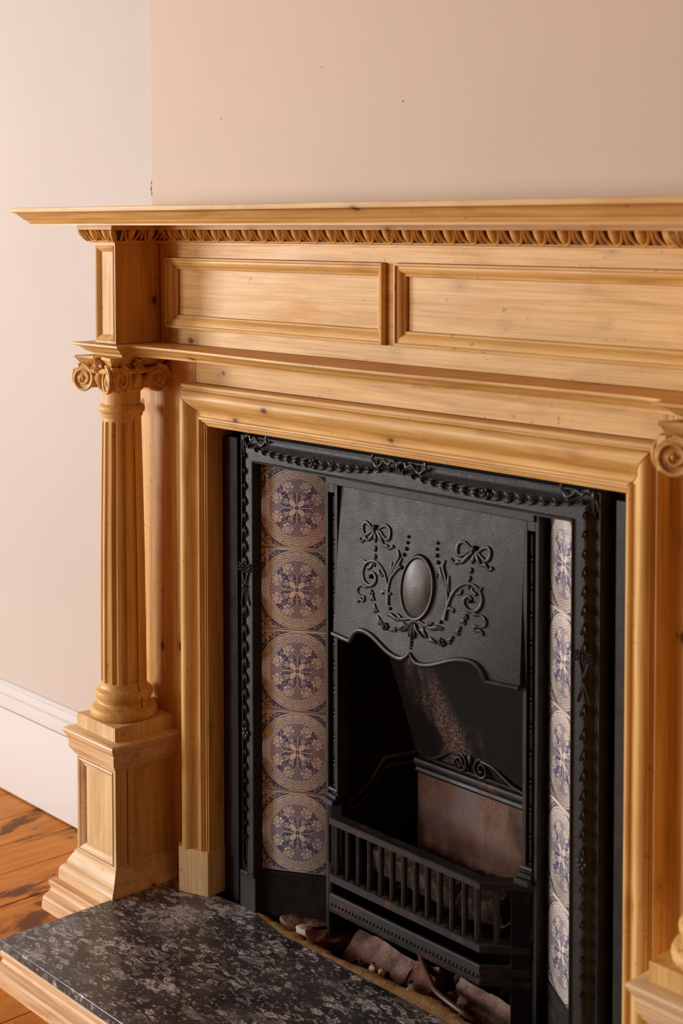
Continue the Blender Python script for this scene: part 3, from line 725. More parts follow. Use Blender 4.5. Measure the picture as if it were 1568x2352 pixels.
for sx in (-1, 1):
    a, b_ = sorted((sx*.3778, sx*.4250)); obj('frame_foot', MB().box(a, b_, -.0098, .032, ZB, -1.226), IRON, FP, bevel=.002)
    obj('frame_foot_lip', MB().tube(spline([(sx*.4235, -.002, -1.2120), (sx*.412, -.004, -1.2235), (sx*.398, -.0105, -1.2270), (sx*.384, -.0115, -1.2235), (sx*.3795, -.0125, -1.217)], 4), .0016, 6), IRONP, FP)
# husk: local +x is the way the bell opens, -y out of the plate
hk = LB(); hk.tube([(-.0105, -.0008, 0), (-.006, -.0026, 0), (0, -.0034, 0), (.005, -.0022, 0), (.0085, -.0008, 0)], [.0012, .0030, .0036, .0026, .0010], 7)
for s_ in (-1, 1): hk.tube([(-.008, -.0014, s_*.0015), (-.002, -.0030, s_*.0052), (.0045, -.0032, s_*.0074), (.0105, -.0016, s_*.0108)], [.0012, .0026, .0022, .0006], 6)
hk.ball((.0118, -.0018, 0), .0024, n=8, m=5); HUSK = hk.mesh('husk', IRON)
fw_ = LB()
for j in range(5): fw_.ball((.0058*math.cos(j*2*PI/5), -.002, .0058*math.sin(j*2*PI/5)), .0036, .003, .0036, 8, 5)
fw_.ball((0, -.0040, 0), .0026, n=8, m=5); FLOWER = fw_.mesh('flower', IRON)
def yfr(z=None, w=None):                                           # surface of the frame plate
    q = w if w is not None else .4250-(-.3925-z)
    return float(np.interp(q, [.382, .397, .4005, .404, .408, .412, .416, .4195], [-.0104, -.0100, -.0096, -.0080, -.0046, -.0004, .0026, .0034]))
def garland_top(x0, x1):
    L = x1-x0; n = 17
    for i in range(n):
        t = (i+.7)/(n+.4); X = x0+L*t; sag = 4*t*(1-t); Z = -.4060-.0155*sag**.8
        dz = (-.0155*.8*4*(1-2*t)*max(.05, sag)**-.2)/L
        if i == n//2: place('flower', FLOWER, FP, (X, yfr(z=Z)-.001, Z), (0, 0, 0), (1.15, 1, 1.15)); continue
        s_ = .55+.62*min(1, sag)**1.2
        a = -math.atan(dz)+(0 if t < .5 else 0)
        fl_ = 1 if t < .5 else -1
        place('husk', HUSK, FP, (X, yfr(z=Z)-.001, Z), (0, a+(0 if fl_ > 0 else PI), 0), (s_*.80, 1, s_*.78))
garland_top(-.412, .0); garland_top(.0, .412)
def bow(cx, z, parent, dirs, y0):
    b = MB(); y = y0
    for d in dirs:
        b.tube(spline([(cx, y-.003, z+.004), (cx+d*.008, y-.006, z+.011), (cx+d*.017, y-.004, z+.010), (cx+d*.022, y-.006, z+.004), (cx+d*.033, y-.005, z+.009), (cx+d*.042, y-.004, z+.001), (cx+d*.052, y-.005, z-.003), (cx+d*.060, y-.004, z+.004), (cx+d*.067, y-.004, z+.007)], 3), [.0022+.0016*abs(math.sin(k*.62)) for k in range(25)], 6, .8)
        b.tube(spline([(cx+d*.058, y-.003, z+.003), (cx+d*.064, y-.004, z+.012), (cx+d*.060, y-.003, z+.017)], 3), [.0026]*5+[.002, .001], 6, .7)
    b.ball((cx, y-.004, z+.004), .0055, .005, .009, 10, 6)
    b.tube([(cx, y-.004, z), (cx-.001, y-.004, z-.012), (cx, y-.003, z-.022), (cx, y-.002, z-.030)], [.004, .0035, .0028, .001], 7)
    b.tube([(cx+.003, y-.004, z), (cx+.007, y-.004, z-.010), (cx+.006, y-.003, z-.020)], [.003, .0026, .001], 6)
    return obj('ribbon_bow', b, IRON, parent)
bow(0, -.4060, FP, (-1, 1), 0); bow(-.4135, -.4035, FP, (1,), .001); bow(.4135, -.4035, FP, (-1,), .001)
for sx in (-1, 1):
    X = sx*.4022; yy = yfr(w=.4022)-.0005; z = -.432; i = 0
    zs = []
    for (za, zb_, n) in ((-.428, -.628, 8), (-.722, -1.155, 16)):
        for k in range(n):
            t = k/(n-1); s_ = (.55+.5*t) if za > -.5 else (1.0-.55*max(0, (t-.25)/.75)); zs.append((za+(zb_-za)*(t if za > -.5 else t**.92), s_))
    for Z, s_ in zs: place('husk', HUSK, FP, (X, yy, Z), (0, PI/2, 0), (s_*.98, 1, s_*.66))
    place('flower', FLOWER, FP, (X, yy-.001, -.955), (0, 0, 0), (1.2, 1, 1.2))
    t_ = MB(); y = yy-.002; z0 = -.675                             # crossed torches tied with a band
    for s_ in (-1, 1):
        t_.tube([(X-s_*.0125, y, z0-.036), (X, y-.002, z0), (X+s_*.0085, y, z0+.026)], [.0013, .0015, .0022], 6)
        for (a, b_) in ((0, 0), (.004, .004), (-.004, .004), (0, .008), (.005, -.002), (-.005, -.002), (.004, .010), (-.004, .010)): t_.ball((X+s_*.0105+a, y-.002, z0+.031+b_), .0025, n=7, m=4)
    for k in range(4): t_.ball((X, y-.002, z0+.027+k*.005), .0022, n=7, m=4)
    t_.ball((X, y-.003, z0), .004, n=8, m=5); t_.tube([(X, y, z0-.001), (X, y, z0-.030)], [.0012, .0012], 5)
    obj('crossed_torches', t_, IRON, FP)
    b = MB()
    for k in range(8): b.ball((X, yy-.001, -1.165-.0075*k), .0024-.00018*k, n=7, m=4)
    obj('bead_drop', b, IRON, FP)

# splayed cheeks: five tiles a side over a black apron
CA, CB = Vector((.3785, .0060)), Vector((.2540, .0830))            # outer and inner end of the cheek in plan
CD = (CB-CA).normalized(); CL = (CB-CA).length; CN = Vector((CD.y, -CD.x)); CN = CN if CN.y < 0 else -CN
PT, ZT0 = .1538, -.4465
for sx in (-1, 1):
    for k in range(5):
        z1 = ZT0-PT*k-.0008; z0 = z1-PT+.0016; m = MB(); h_ = .0010
        off = random.uniform(-.0004, .0004)
        def Q(s_, z, d): p = CA+CD*s_-CN*d; return (sx*p.x, p.y, z)
        s0, s1 = .0005, CL-.0005; e = .0016
        f = [Q(s0+e, z0+e, off), Q(s1-e, z0+e, off), Q(s1-e, z1-e, off), Q(s0+e, z1-e, off)]
        r_ = [Q(s0, z0, .0016+off), Q(s1, z0, .0016+off), Q(s1, z1, .0016+off), Q(s0, z1, .0016+off)]
        bq = [Q(s0, z0, .009), Q(s1, z0, .009), Q(s1, z1, .009), Q(s0, z1, .009)]
        m.loft([bq, r_, f]); me = m.mesh('tile', TILE, True, 60)
        uvl = me.uv_layers.new(name='UVMap'); sc_c = CL/2-.0015
        for lp in me.loops:
            v = me.vertices[lp.vertex_index].co; s_ = (Vector((abs(v.x), v.y))-CA).dot(CD); u = (s_-sc_c)/PT+.5; u = u if sx < 0 else 1-u
            uvl.data[lp.index].uv = (u, (v.z-H-(z0+z1)/2)/PT+.5)
        link('tile', me, INS)
    gr = MB(); p0, p1 = CA, CB
    gr.loft([[Q(0, ZT0+.012, .010), Q(CL, ZT0+.012, .010)], [Q(0, ZB, .010), Q(CL, ZB, .010)]], closed=False, cap=False)
    obj('tile_bed', gr, plain('brown_grout', (.10, .05, .025), .9), INS)
    ap = MB(); ap.loft([[Q(0, ZT0-5*PT-.0015, -.001), Q(CL, ZT0-5*PT-.0015, -.001), Q(CL, ZT0-5*PT-.0015, .009), Q(0, ZT0-5*PT-.0015, .009)], [Q(0, ZB, -.001), Q(CL, ZB, -.001), Q(CL, ZB, .009), Q(0, ZB, .009)]])
    obj('cheek_apron', ap, IRON, INS, bevel=.001)
    obj('apron_lip', MB().tube([Q(.002, ZT0-5*PT-.004, -.0015), Q(CL-.002, ZT0-5*PT-.004, -.0015)], .0018, 6), IRON, INS)

# jambs with a sunk bead-and-reel slot, and the head strip over the hood
JY = .0590
for sx in (-1, 1):
    J = MB()
    def jb(a, b_, y0, y1, z0, z1): a, b_ = sorted((sx*a, sx*b_)); J.box(a, b_, y0, y1, z0, z1)
    jb(.2475, .2545, JY, .0860, ZB, -.447); jb(.2222, .2305, JY, .0860, -1.050, -.447); jb(.2305, .2475, JY, .0860, -.4860, -.447); jb(.2305, .2475, .0760, .0860, ZB, -.48); jb(.2222, .2475, JY, .086, ZB, -1.185)
    jo = obj('jamb', J, IRON, INS, bevel=.0008)
    bd = LB(); bd.tube([(0, 0, -.0185), (0, 0, -.0165), (0, 0, -.012), (0, 0, .012), (0, 0, .0165), (0, 0, .0185)], [.0012, .0030, .0036, .0036, .0030, .0012], 8)
    rl = LB().ball((0, 0, 0), .0040, n=8, m=6)
    BE = bd.mesh('long_bead', IRONP); RE = rl.mesh('round_bead', IRON)
    n = 12
    for k in range(n):
        z = -.510-.0452*k
        place('long_bead', BE, jo, (sx*.2362, .0660, z)); place('round_bead', RE, jo, (sx*.2362, .0660, z-.0226))
obj('head_strip', MB().box(-.2475, .2475, JY-.004, .086, -.4700, -.447), IRON, INS, bevel=.0012)
obj('soffit_plate', MB().box(-.385, .385, .010, .09, -.4470, -.4430), IRON, INS)

# hood
def hy(x, z):
    v = min(1, max(0, (-.470-z)/.27)); u = x/.222
    return .066-.016*v-.027*max(0, 1-u*u)*v
edge = [(0, -.7270), (.006, -.7340), (.016, -.7400), (.030, -.7410), (.050, -.7375), (.070, -.7305), (.090, -.7225), (.108, -.7175), (.125, -.7160), (.138, -.7175), (.148, -.7225), (.156, -.7310), (.1615, -.7400), (.1660, -.7425), (.185, -.7428), (.205, -.7430), (.2235, -.7430)]
def ez(x): return float(np.interp(abs(x), [p[0] for p in edge], [p[1] for p in edge]))
xs = sorted({s_*p[0] for p in edge for s_ in (-1, 1)} | {q*.2235 for q in np.linspace(-1, 1, 33)})
m = MB(); fr_, bk_ = [], []
for j in range(13):
    v = j/12
    rowf = []
    for x_ in xs:
        z = -.4705+(ez(x_)+.4705)*v; xx = x_*(.2190/.2235+(1-.2190/.2235)*v); rowf.append((xx, hy(xx, z), z))
    fr_.append(rowf)
I = [[m.P(*p) for p in r] for r in fr_]; J_ = [[m.P(p[0], p[1]+.006, p[2]) for p in r] for r in fr_]
for a in range(12):
    for b_ in range(len(xs)-1):
        m.f.append((I[a][b_], I[a][b_+1], I[a+1][b_+1], I[a+1][b_])); m.f.append((J_[a][b_], J_[a+1][b_], J_[a+1][b_+1], J_[a][b_+1]))
for b_ in range(len(xs)-1): m.f.append((I[-1][b_], I[-1][b_+1], J_[-1][b_+1], J_[-1][b_])); m.f.append((I[0][b_], J_[0][b_], J_[0][b_+1], I[0][b_+1]))
for a in range(12):
    m.f.append((I[a][0], I[a+1][0], J_[a+1][0], J_[a][0])); m.f.append((I[a][-1], J_[a][-1], J_[a+1][-1], I[a+1][-1]))
HD = obj('hood', m, IRONH, INS)
for s_ in (-1, 1):
    pts = [(s_*x_, hy(x_, z)-.0012, z+.0015) for x_, z in edge]
    pts = spline(pts, 3); obj('hood_lip', MB().tube(pts, [.0046 if k > 5 else .002+.0005*k for k in range(len(pts))], 8), IRON, HD)
def hp(x_, z, d=0.): return (x_, hy(x_, z)-d, z)
# oval medallion
ov = MB(); oc = (0, -.6160); rings = []
for q, d in ((1.0, 0.), (.985, .0030), (.95, .0052), (.90, .0050), (.86, .0030), (.84, .0022), (.6, .0050), (.3, .0068), (.02, .0074)):
    rings.append([hp(.0405*q*math.cos(a), oc[1]+.0565*q*math.sin(a), d) for a in (2*PI*j/40 for j in range(40))])
obj('medallion', ov.loft(rings, True, False), IRONP, HD)
# scrolls, bows and festoons, drawn on the left half and mirrored
def to_plate(cx, cy):                                              # sketch units -> plate (affine fit through measured points)
    A = np.array([[375, 335, 1], [460, 870, 1], [660, 745, 1], [660, 520, 1], [660, 985, 1], [597, 400, 1], [258, 410, 1], [240, 850, 1], [380, 925, 1], [603, 1190, 1]], float)
    return A
SK = np.array([[375, 335], [460, 870], [660, 745], [540, 745], [660, 520], [660, 985], [597, 400], [258, 410], [240, 850], [380, 925], [608, 965], [603, 1190]], float)
PL = np.array([[-.1177, -.5318], [-.0657, -.6569], [-.0002, -.6144], [-.0418, -.6217], [-.0088, -.5611], [.0088, -.6709], [-.0352, -.5357], [-.1602, -.5575], [-.1533, -.6690], [-.0938, -.6760], [-.0095, -.6695], [-.0026, -.7227]])
def feats(q): q = np.atleast_2d(q)/600.; return np.stack([np.ones(len(q)), q[:, 0], q[:, 1], q[:, 0]*q[:, 1], q[:, 1]**2], 1)
COEF = np.linalg.lstsq(feats(SK), PL, rcond=None)[0]
def sk(pts): return [tuple(p) for p in feats(np.array(pts, float)) @ COEF]
def stroke(mbs, pts, rad, n=4, d=.0009):
    P = sk(pts); S = spline([(p[0], 0, p[1]) for p in P], n); k = len(S)
    if not hasattr(rad, '__len__'): rad = [rad]*2
    R = np.interp(np.linspace(0, 1, k), np.linspace(0, 1, len(rad)), rad)
    for s_, m_ in zip((-1, 1), mbs): m_.tube([hp(-s_*p.x*1.0 if s_ > 0 else p.x, p.z, d) for p in S], [r_*1.18 for r_ in R], 8, .72)
def dot(mbs, c, r_, d=.001):
    P = sk([c])[0]
    for s_, m_ in zip((-1, 1), mbs): m_.ball(hp(P[0] if s_ < 0 else -P[0], P[1], d), r_, n=9, m=6)
bw_ = (MB(), MB())
dot(bw_, (375, 335), .0052, .003)
stroke(bw_, [(367, 350), (340, 366), (305, 388), (286, 365), (285, 322), (303, 300), (332, 318), (350, 345), (368, 345)], [.0020, .0028, .0030, .0028, .0020])
stroke(bw_, [(385, 350), (410, 338), (440, 324), (466, 338), (476, 368), (470, 412), (450, 420), (425, 396), (408, 368), (386, 355)], [.0020, .0028, .0030, .0028, .0020])
stroke(bw_, [(366, 365), (345, 400), (322, 424), (300, 412), (275, 436), (258, 412)], [.0022, .0036, .0022, .0032, .0020, .0030])
stroke(bw_, [(384, 365), (408, 408), (430, 455), (455, 466), (470, 484), (500, 465)], [.0022, .0036, .0022, .0032, .0020, .0028])
stroke(bw_, [(372, 378), (373, 410), (373, 440)], [.0018, .0034, .0012]); stroke(bw_, [(373, 462), (372, 482), (372, 505)], [.0014, .0034, .0014]); stroke(bw_, [(372, 518), (371, 535), (372, 558)], [.0014, .0032, .0016]); stroke(bw_, [(366, 580), (367, 610)], [.003, .001])
for m_ in bw_: obj('ribbon_bow', m_, IRON, HD)
scr = (MB(), MB())
stroke(scr, [(460, 872), (461, 800), (452, 705), (428, 632), (388, 582), (342, 568), (302, 590), (281, 640), (285, 692), (306, 726), (340, 740), (371, 716), (376, 678), (357, 652), (339, 660), (341, 686)], [.0042, .0026, .0022, .0022, .0026, .0032, .0034, .0030, .0026, .0024])
dot(scr, (342, 675), .0036, .003)
stroke(scr, [(291, 556), (300, 578), (312, 586)], [.0008, .0026, .0030]); stroke(scr, [(318, 620), (338, 612), (352, 590)], [.0030, .0026, .0014]); stroke(scr, [(400, 625), (404, 655), (428, 672)], [.0010, .0030, .0016])
stroke(scr, [(460, 790), (476, 700), (508, 648), (545, 605)], [.0026, .0024, .0024, .0026]); dot(scr, (553, 612), .0038)
stroke(scr, [(528, 488), (536, 535), (512, 590), (492, 640), (476, 700)], [.0012, .0034, .0030, .0026, .0016]); stroke(scr, [(556, 548), (532, 600), (500, 645)], [.0014, .0034, .0016]); stroke(scr, [(490, 575), (484, 620), (470, 680)], [.0010, .0028, .0012])
stroke(scr, [(458, 800), (440, 778), (422, 790), (428, 768)], [.0018, .0026, .0026, .0014]); stroke(scr, [(462, 810), (476, 792), (486, 800)], [.0018, .0026, .0016])
for c, r_ in (((597, 400), .0030), ((593, 441), .0031), ((585, 483), .0036), ((570, 524), .0036), ((477, 896), .0032)): dot(scr, c, r_, .001)
stroke(scr, [(340, 742), (300, 746), (274, 735), (246, 750), (239, 785), (264, 811), (290, 822), (285, 846), (256, 832), (240, 852)], [.0016, .0032, .0018, .0030, .0026, .0018, .0032, .0024, .0030, .0026])
stroke(scr, [(455, 928), (490, 945), (520, 968), (556, 976)], [.0014, .0042, .0036, .0018]); stroke(scr, [(520, 930), (545, 958), (560, 972), (608, 966)], [.0016, .0036, .0030, .0024]); stroke(scr, [(462, 946), (480, 936)], [.0016, .0030])
for m_ in scr: obj('scrollwork', m_, IRON, HD)
fe = (MB(), MB())
for a, b_ in (((343, 765), (350, 800)), ((352, 795), (356, 842)), ((364, 862), (380, 925)), ((390, 945), (415, 1006)), ((472, 1045), (520, 1042)), ((532, 1045), (582, 1000))):
    dx, dy = b_[0]-a[0], b_[1]-a[1]; L_ = math.hypot(dx, dy); nx, ny = -dy/L_, dx/L_
    stroke(fe, [a, ((a[0]+b_[0])/2, (a[1]+b_[1])/2), b_], [.0015, .0036, .0012], 3)
    for s_ in (-1, 1): stroke(fe, [(a[0]+dx*.4, a[1]+dy*.4), (a[0]+dx*.8+nx*s_*9, a[1]+dy*.8+ny*s_*9), (b_[0]+nx*s_*15, b_[1]+ny*s_*15)], [.0012, .0024, .0006], 2)
for j in range(6): dot(fe, (445+16*math.cos(j*PI/3), 1020+16*math.sin(j*PI/3)), .0034)
dot(fe, (445, 1020), .0030, .004)
for m_ in fe: obj('festoon', m_, IRON, HD)
cd = MB()
for pts, rad in (([(0, -.6740), (0, -.682), (0, -.692), (0, -.704)], [.003, .0022, .0048, .0014]), ([(-.004, -.676), (-.010, -.684), (-.018, -.690), (-.028, -.695)], [.002, .0034, .0030, .001]), ([(.004, -.676), (.010, -.684), (.018, -.690), (.028, -.695)], [.002, .0034, .0030, .001]), ([(-.003, -.678), (-.006, -.690), (-.007, -.700)], [.0016, .0026, .001]), ([(.003, -.678), (.006, -.690), (.007, -.700)], [.0016, .0026, .001])):
    S = spline([(p[0], 0, p[1]) for p in pts], 3); cd.tube([hp(p.x, p.z, .002) for p in S], list(np.interp(np.linspace(0, 1, len(S)), np.linspace(0, 1, len(rad)), rad)), 7)
for z, r_ in ((-.7075, .0030), (-.7130, .0027), (-.7180, .0020)): cd.ball(hp(0, z, .001), r_, n=8, m=5)
obj('pendant_drop', cd, IRON, HD)

# firebox
WB, YB0, YB1 = .138, .082, .185
for sx in (-1, 1):
    m = MB(); m.loft([[(sx*.2235, YB0, ZB), (sx*WB, YB1, ZB), (sx*WB, YB1+.012, ZB), (sx*.2600, YB0+.008, ZB)], [(sx*.2235, YB0, -.50), (sx*WB, YB1, -.50), (sx*WB, YB1+.012, -.50), (sx*.2600, YB0+.008, -.50)]])
    obj('firebox_side', m, IRONB, INS)
    lp = MB(); A_, B_ = Vector((sx*.2235, YB0)), Vector((sx*WB, YB1))
    for (off, r_, zo) in ((.004, .0042, 0.), (.003, .0036, -.017)):
        pts = []
        for t, z in ((.02, -1.062), (.10, -1.056), (.22, -1.042), (.34, -1.022), (.44, -.999), (.52, -.983), (.60, -.977), (.72, -.975), (.86, -.972), (1.0, -.968)):
            p = A_.lerp(B_, t); pts.append((p.x-sx*off*.8, p.y-off*.6, z+zo+(.014 if t < .05 else 0)*(zo < 0)))
        lp.tube(spline(pts, 3), r_, 8)
    obj('side_ledge', lp, IRONR, INS)
m = MB(); m.box(-WB, WB, YB1-.002, YB1+.014, ZB, -.985); bx = obj('fireclay_back', m, CLAY, INS)
m = MB(); m.loft([[(-WB, YB1, -.99), (WB, YB1, -.99), (WB, YB1+.012, -.99), (-WB, YB1+.012, -.99)], [(-WB-.012, .150, -.86), (WB+.012, .150, -.86), (WB+.012, .162, -.86), (-WB-.012, .162, -.86)], [(-WB-.03, .118, -.74), (WB+.03, .118, -.74), (WB+.03, .13, -.74), (-WB-.03, .13, -.74)], [(-WB-.06, .105, -.60), (WB+.06, .105, -.60), (WB+.06, .117, -.60), (-WB-.06, .117, -.60)]])
obj('leaning_back_plate', m, SOOT, INS)
obj('flue_cover', MB().box(-.26, .26, .072, .215, -.520, -.505), IRONB, INS)
hb = MB(); hb.box(-.52, .52, .320, .335, FL-.05, -.34); hb.box(-.52, -.505, .04, .33, FL-.05, -.34); hb.box(.505, .52, .04, .33, FL-.05, -.34); hb.box(-.52, .52, .04, .335, -.352, -.34)
obj('chimney_void', hb, GAP, wc)
lg = MB(); lg.loft([[(xx, y, z) for y, z in ((YB1+.002, -1.006), (YB1-.006, -1.006), (YB1-.009, -1.001), (YB1-.007, -.996), (YB1-.011, -.992), (YB1-.014, -.985), (YB1-.012, -.979), (YB1-.004, -.976), (YB1+.002, -.976))] for xx in (-WB, WB)])
obj('back_ledge', lg, IRONR, INS, ang=50)
sw = MB()
def sp2(cx, cz, sg, turns=1.6, r0=.016, y=.172):
    pts, rad = [], []
    for k in range(30):
        q = k/29; th = PI/2+sg*2*PI*turns*q; r_ = r0*(1-q)**.8+.002; pts.append((cx+r_*math.cos(th), y, cz+r_*math.sin(th))); rad.append(.0034*(1-.45*q))
    sw.tube(pts, rad, 7)
sp2(-.022, -.957, -1); sp2(.030, -.957, 1)
sw.tube(spline([(-.022, .172, -.941), (-.045, .172, -.944), (-.065, .173, -.955), (-.085, .173, -.966), (-.100, .174, -.972)], 3), [.0035]*8+[.003]*5, 7); sw.tube(spline([(.030, .172, -.941), (.055, .172, -.944), (.078, .173, -.955), (.100, .173, -.966), (.125, .174, -.972)], 3), [.0035]*8+[.003]*5, 7)
sw.ball((.004, .171, -.945), .006, .004, .010, 9, 6); sw.tube([(-.09, .175, -.971), (.115, .175, -.971)], .003, 6)
obj('ledge_scrolls', sw, IRONR, INS)

# ------------------------------------------------------------------ fire basket
GR = thing('fire_basket', (0, .06, FL), 'black cast iron fire basket with upright bars and beaded ash guard', 'fire grate')
def bay(d, z):                                                     # plan of the canted front, offset d inwards
    w, wy, e, ey = .1822, .0020, .2435, .0560
    k = .42*d
    return [(-e+d*.75, ey+d*.75, z), (-w+k, wy+d, z), (w-k, wy+d, z), (e-d*.75, ey+d*.75, z)]
def bay_rail(name, prof, mat, parent, **kw):                       # prof closed loop of (d, z)
    rings = list(zip(*[bay(d, z) for d, z in prof])); return obj(name, MB().loft([list(r) for r in rings]), mat, parent, **kw)
TR = bay_rail('top_rail', [(0, -1.0600), (.0015, -1.0585), (.022, -1.0580), (.024, -1.0600), (.024, -1.0680), (.020, -1.0715), (.003, -1.0715), (0, -1.0700)], IRONR, GR, ang=30)
for sx in (-1, 1):
    st = MB()
    for (dy, z0, z1, w0) in ((0, -1.060, -1.0505, .0), (.009, -1.0505, -1.0440, .001), (.016, -1.0440, -1.0365, .002)):
        y0 = .042+dy; st.loft([[(sx*(.2190+w0), y0, z0), (sx*(.2455-w0), y0+.004, z0), (sx*(.2455-w0), .064, z0), (sx*(.2190+w0), .064, z0)], [(sx*(.2190+w0), y0+.001, z1), (sx*(.2455-w0), y0+.005, z1), (sx*(.2455-w0), .064, z1), (sx*(.2190+w0), .064, z1)]])
    st.tube([(sx*.2200, .0600, -1.0365), (sx*.2450, .0610, -1.0365)], .0048, 8)
    obj('stepped_end', st, IRONR, TR, bevel=.001)
BRL = bay_rail('bottom_rail', [(0, -1.1630), (.0015, -1.1615), (.020, -1.1608), (.021, -1.163), (.021, -1.174), (.018, -1.1760), (.002, -1.1760), (0, -1.1745)], IRONR, GR, ang=30)
br = LB(); br.tube([(0, 0, -.0475), (0, 0, 0), (0, 0, .0475)], [.0052, .0052, .0052], 8); BAR = br.mesh('bar', IRON)
nb = 13
for k in range(nb):
    X = -.1700+.340*k/(nb-1); place('bar', BAR, GR, (X, .0115, -1.1160))
for sx in (-1, 1):
    for t in (.30,): place('bar', BAR, GR, (sx*(.1822+(.0613)*t-.004), .002+.054*t+.010, -1.1160))
    p = MB(); q0, q1 = Vector((sx*(.1822+.0613*.62), .0355)), Vector((sx*.2440, .0565))
    p.loft([[(q0.x, q0.y, z), (q1.x, q1.y, z), (q1.x-sx*.006, q1.y+.006, z), (q0.x-sx*.006, q0.y+.006, z)] for z in (-1.30, -1.0700)])
    obj('side_plate', p, IRONB, GR, bevel=.0012)
sc_ = MB()
for k in range(nb-1):
    X = -.1700+.340*(k+.5)/(nb-1); sc_.ball((X, .0115, -1.1618), .0105, .0075, .0030, 9, 5)
obj('scalloped_seat', sc_, IRONR, BRL)
FR = bay_rail('ash_guard', [(0, -1.1990), (.002, -1.1965), (.006, -1.1960), (.009, -1.1990), (.009, -1.2270), (.006, -1.2300), (.001, -1.2300), (0, -1.2280), (0, -1.2195), (.0014, -1.2185), (.0014, -1.2120), (0, -1.2110)], IRONR, GR, ang=30)
sd = LB().ball((0, 0, 0), .0027, n=7, m=5).mesh('stud', IRONR)
for k in range(40): place('stud', sd, FR, (-.176+.352*k/39, .0030, -1.2152))
rimm = MB()
for sx in (-1, 1): rimm.tube(spline([(sx*.1822, .004, -1.1985), (sx*.205, .026, -1.1985), (sx*.217, .038, -1.1970), (sx*.2180, .044, -1.188), (sx*.2180, .046, -1.178)], 3), .0026, 6)
obj('ash_guard_rim', rimm, IRONR, GR)
bgm = MB()
for k in range(9): bgm.box(-.165+.0395*k, -.153+.0395*k, .025, .165, -1.182, -1.174)
bgm.box(-.18, .18, .02, .028, -1.183, -1.172); bgm.box(-.16, .16, .155, .163, -1.183, -1.172)
obj('base_grating', bgm, IRONB, GR)
obj('ash_bed', MB().box(-.17, .17, .03, .17, -1.236, -1.228), IRONB, GR)

# ------------------------------------------------------------------ rough pieces: a lumpy block from a subdivided box
def rough(name, size, mat, amt, seed, cuts=(10, 5, 5), rnd=.0):
    rs = random.Random(seed); nx, ny, nz = cuts; m = LB(); idx = {}
    fr = [(rs.uniform(5, 70), Vector((rs.uniform(-1, 1), rs.uniform(-1, 1), rs.uniform(-1, 1))).normalized(), rs.uniform(0, 6)) for _ in range(12)]
    def vert(i, j, k):
        if (i, j, k) in idx: return idx[(i, j, k)]
        p = Vector((size[0]*(i/nx-.5), size[1]*(j/ny-.5), size[2]*(k/nz-.5)))
        if rnd:
            q = Vector((2*(i/nx-.5), 2*(j/ny-.5), 2*(k/nz-.5))); l = q.length or 1; mx = max(abs(q.x), abs(q.y), abs(q.z)); p *= (1-rnd)+rnd*mx/l*1.15
        n = sum(math.sin(f*v.dot(p)*6+o)/(.6+f*.04) for f, v, o in fr)
        dv = p.normalized() if p.length else Vector((0, 0, 1)); p = p+dv*amt*n*.30+Vector((rs.uniform(-1, 1), rs.uniform(-1, 1), rs.uniform(-1, 1)))*amt*.22
        idx[(i, j, k)] = m.P(*p); return idx[(i, j, k)]
    for i in range(nx):
        for j in range(ny):
            for k in (0, nz): m.f.append((vert(i, j, k), vert(i+1, j, k), vert(i+1, j+1, k), vert(i, j+1, k)))
    for i in range(nx):
        for k in range(nz):
            for j in (0, ny): m.f.append((vert(i, j, k), vert(i+1, j, k), vert(i+1, j, k+1), vert(i, j, k+1)))
    for j in range(ny):
        for k in range(nz):
            for i in (0, nx): m.f.append((vert(i, j, k), vert(i, j+1, k), vert(i, j+1, k+1), vert(i, j, k+1)))
    return m.mesh(name, mat, True, 30)
def lump(name, size, mat, amt, seed, loc, rot, label, cat, group=None, cuts=(10, 5, 5), rnd=0.):
    o = place(name, rough(name, size, mat, amt, seed, cuts, rnd), None, loc, rot); o['label'] = label; o['category'] = cat
    if group: o['group'] = group
    return o
lump('fuel_lump', (.225, .050, .046), CHAR, .004, 21, (-.055, .105, -1.149), (.2, .02, -.05), 'long dusty brown lump lying behind the basket bars on the left', 'debris', None, (18, 6, 6), .25)
lump('fuel_lump', (.090, .045, .040), CHAR, .005, 22, (.105, .100, -1.152), (.1, -.1, .25), 'short brown lump lying at the right end of the fire basket', 'debris', None, (10, 6, 6), .3)
lump('fuel_lump', (.055, .040, .036), CHAR, .006, 23, (.02, .145, -1.153), (.4, .2, .9), 'small dark lump at the back of the fire basket', 'debris', None, (8, 6, 6), .5)

# ------------------------------------------------------------------ hearth
ss = obj('hearth_slab', MB().prism([(-.6078, -.4225), (.6078, -.4225), (.6078, -.0250), (.30, -.0290), (-.10, -.0292), (-.285, -.0295), (-.34, -.0190), (-.395, -.0060), (-.42, -.0090), (-.49, -.0200), (-.6078, -.0200)], -1.3128, -1.2949), MARBLE, bevel=.0016, ang=30)
ss['label'] = 'polished dark grey marble hearth slab mottled with white, on the floor'; ss['category'] = 'hearth'
tp = [(0, -1.3128), (-.0150, -1.3134), (-.0172, -1.3165), (-.0170, -1.3235), (-.0135, -1.3262), (-.0122, -1.3310), (-.0150, -1.3352), (-.0225, -1.3385), (-.0290, -1.3420), (-.0318, -1.3470), (-.0312, -1.3510), (-.0330, -1.3525), (-.0335, -1.3678), (0, -1.3678)]
def trim(name, x0, x1, y, label):
    o = obj(name, MB().loft([[(xx, y+d, z) for d, z in tp] for xx in (x0, x1)]), RAW, ang=30); o['label'] = label; o['category'] = 'moulding'; return o
trim('hearth_moulding', -.6035, .6035, -.4060, 'raw pale pine moulding along the front edge under the marble slab')
trim('pedestal_moulding', -.8040, -.6085, -.1825, 'short raw pine moulding stub under the left column pedestal')
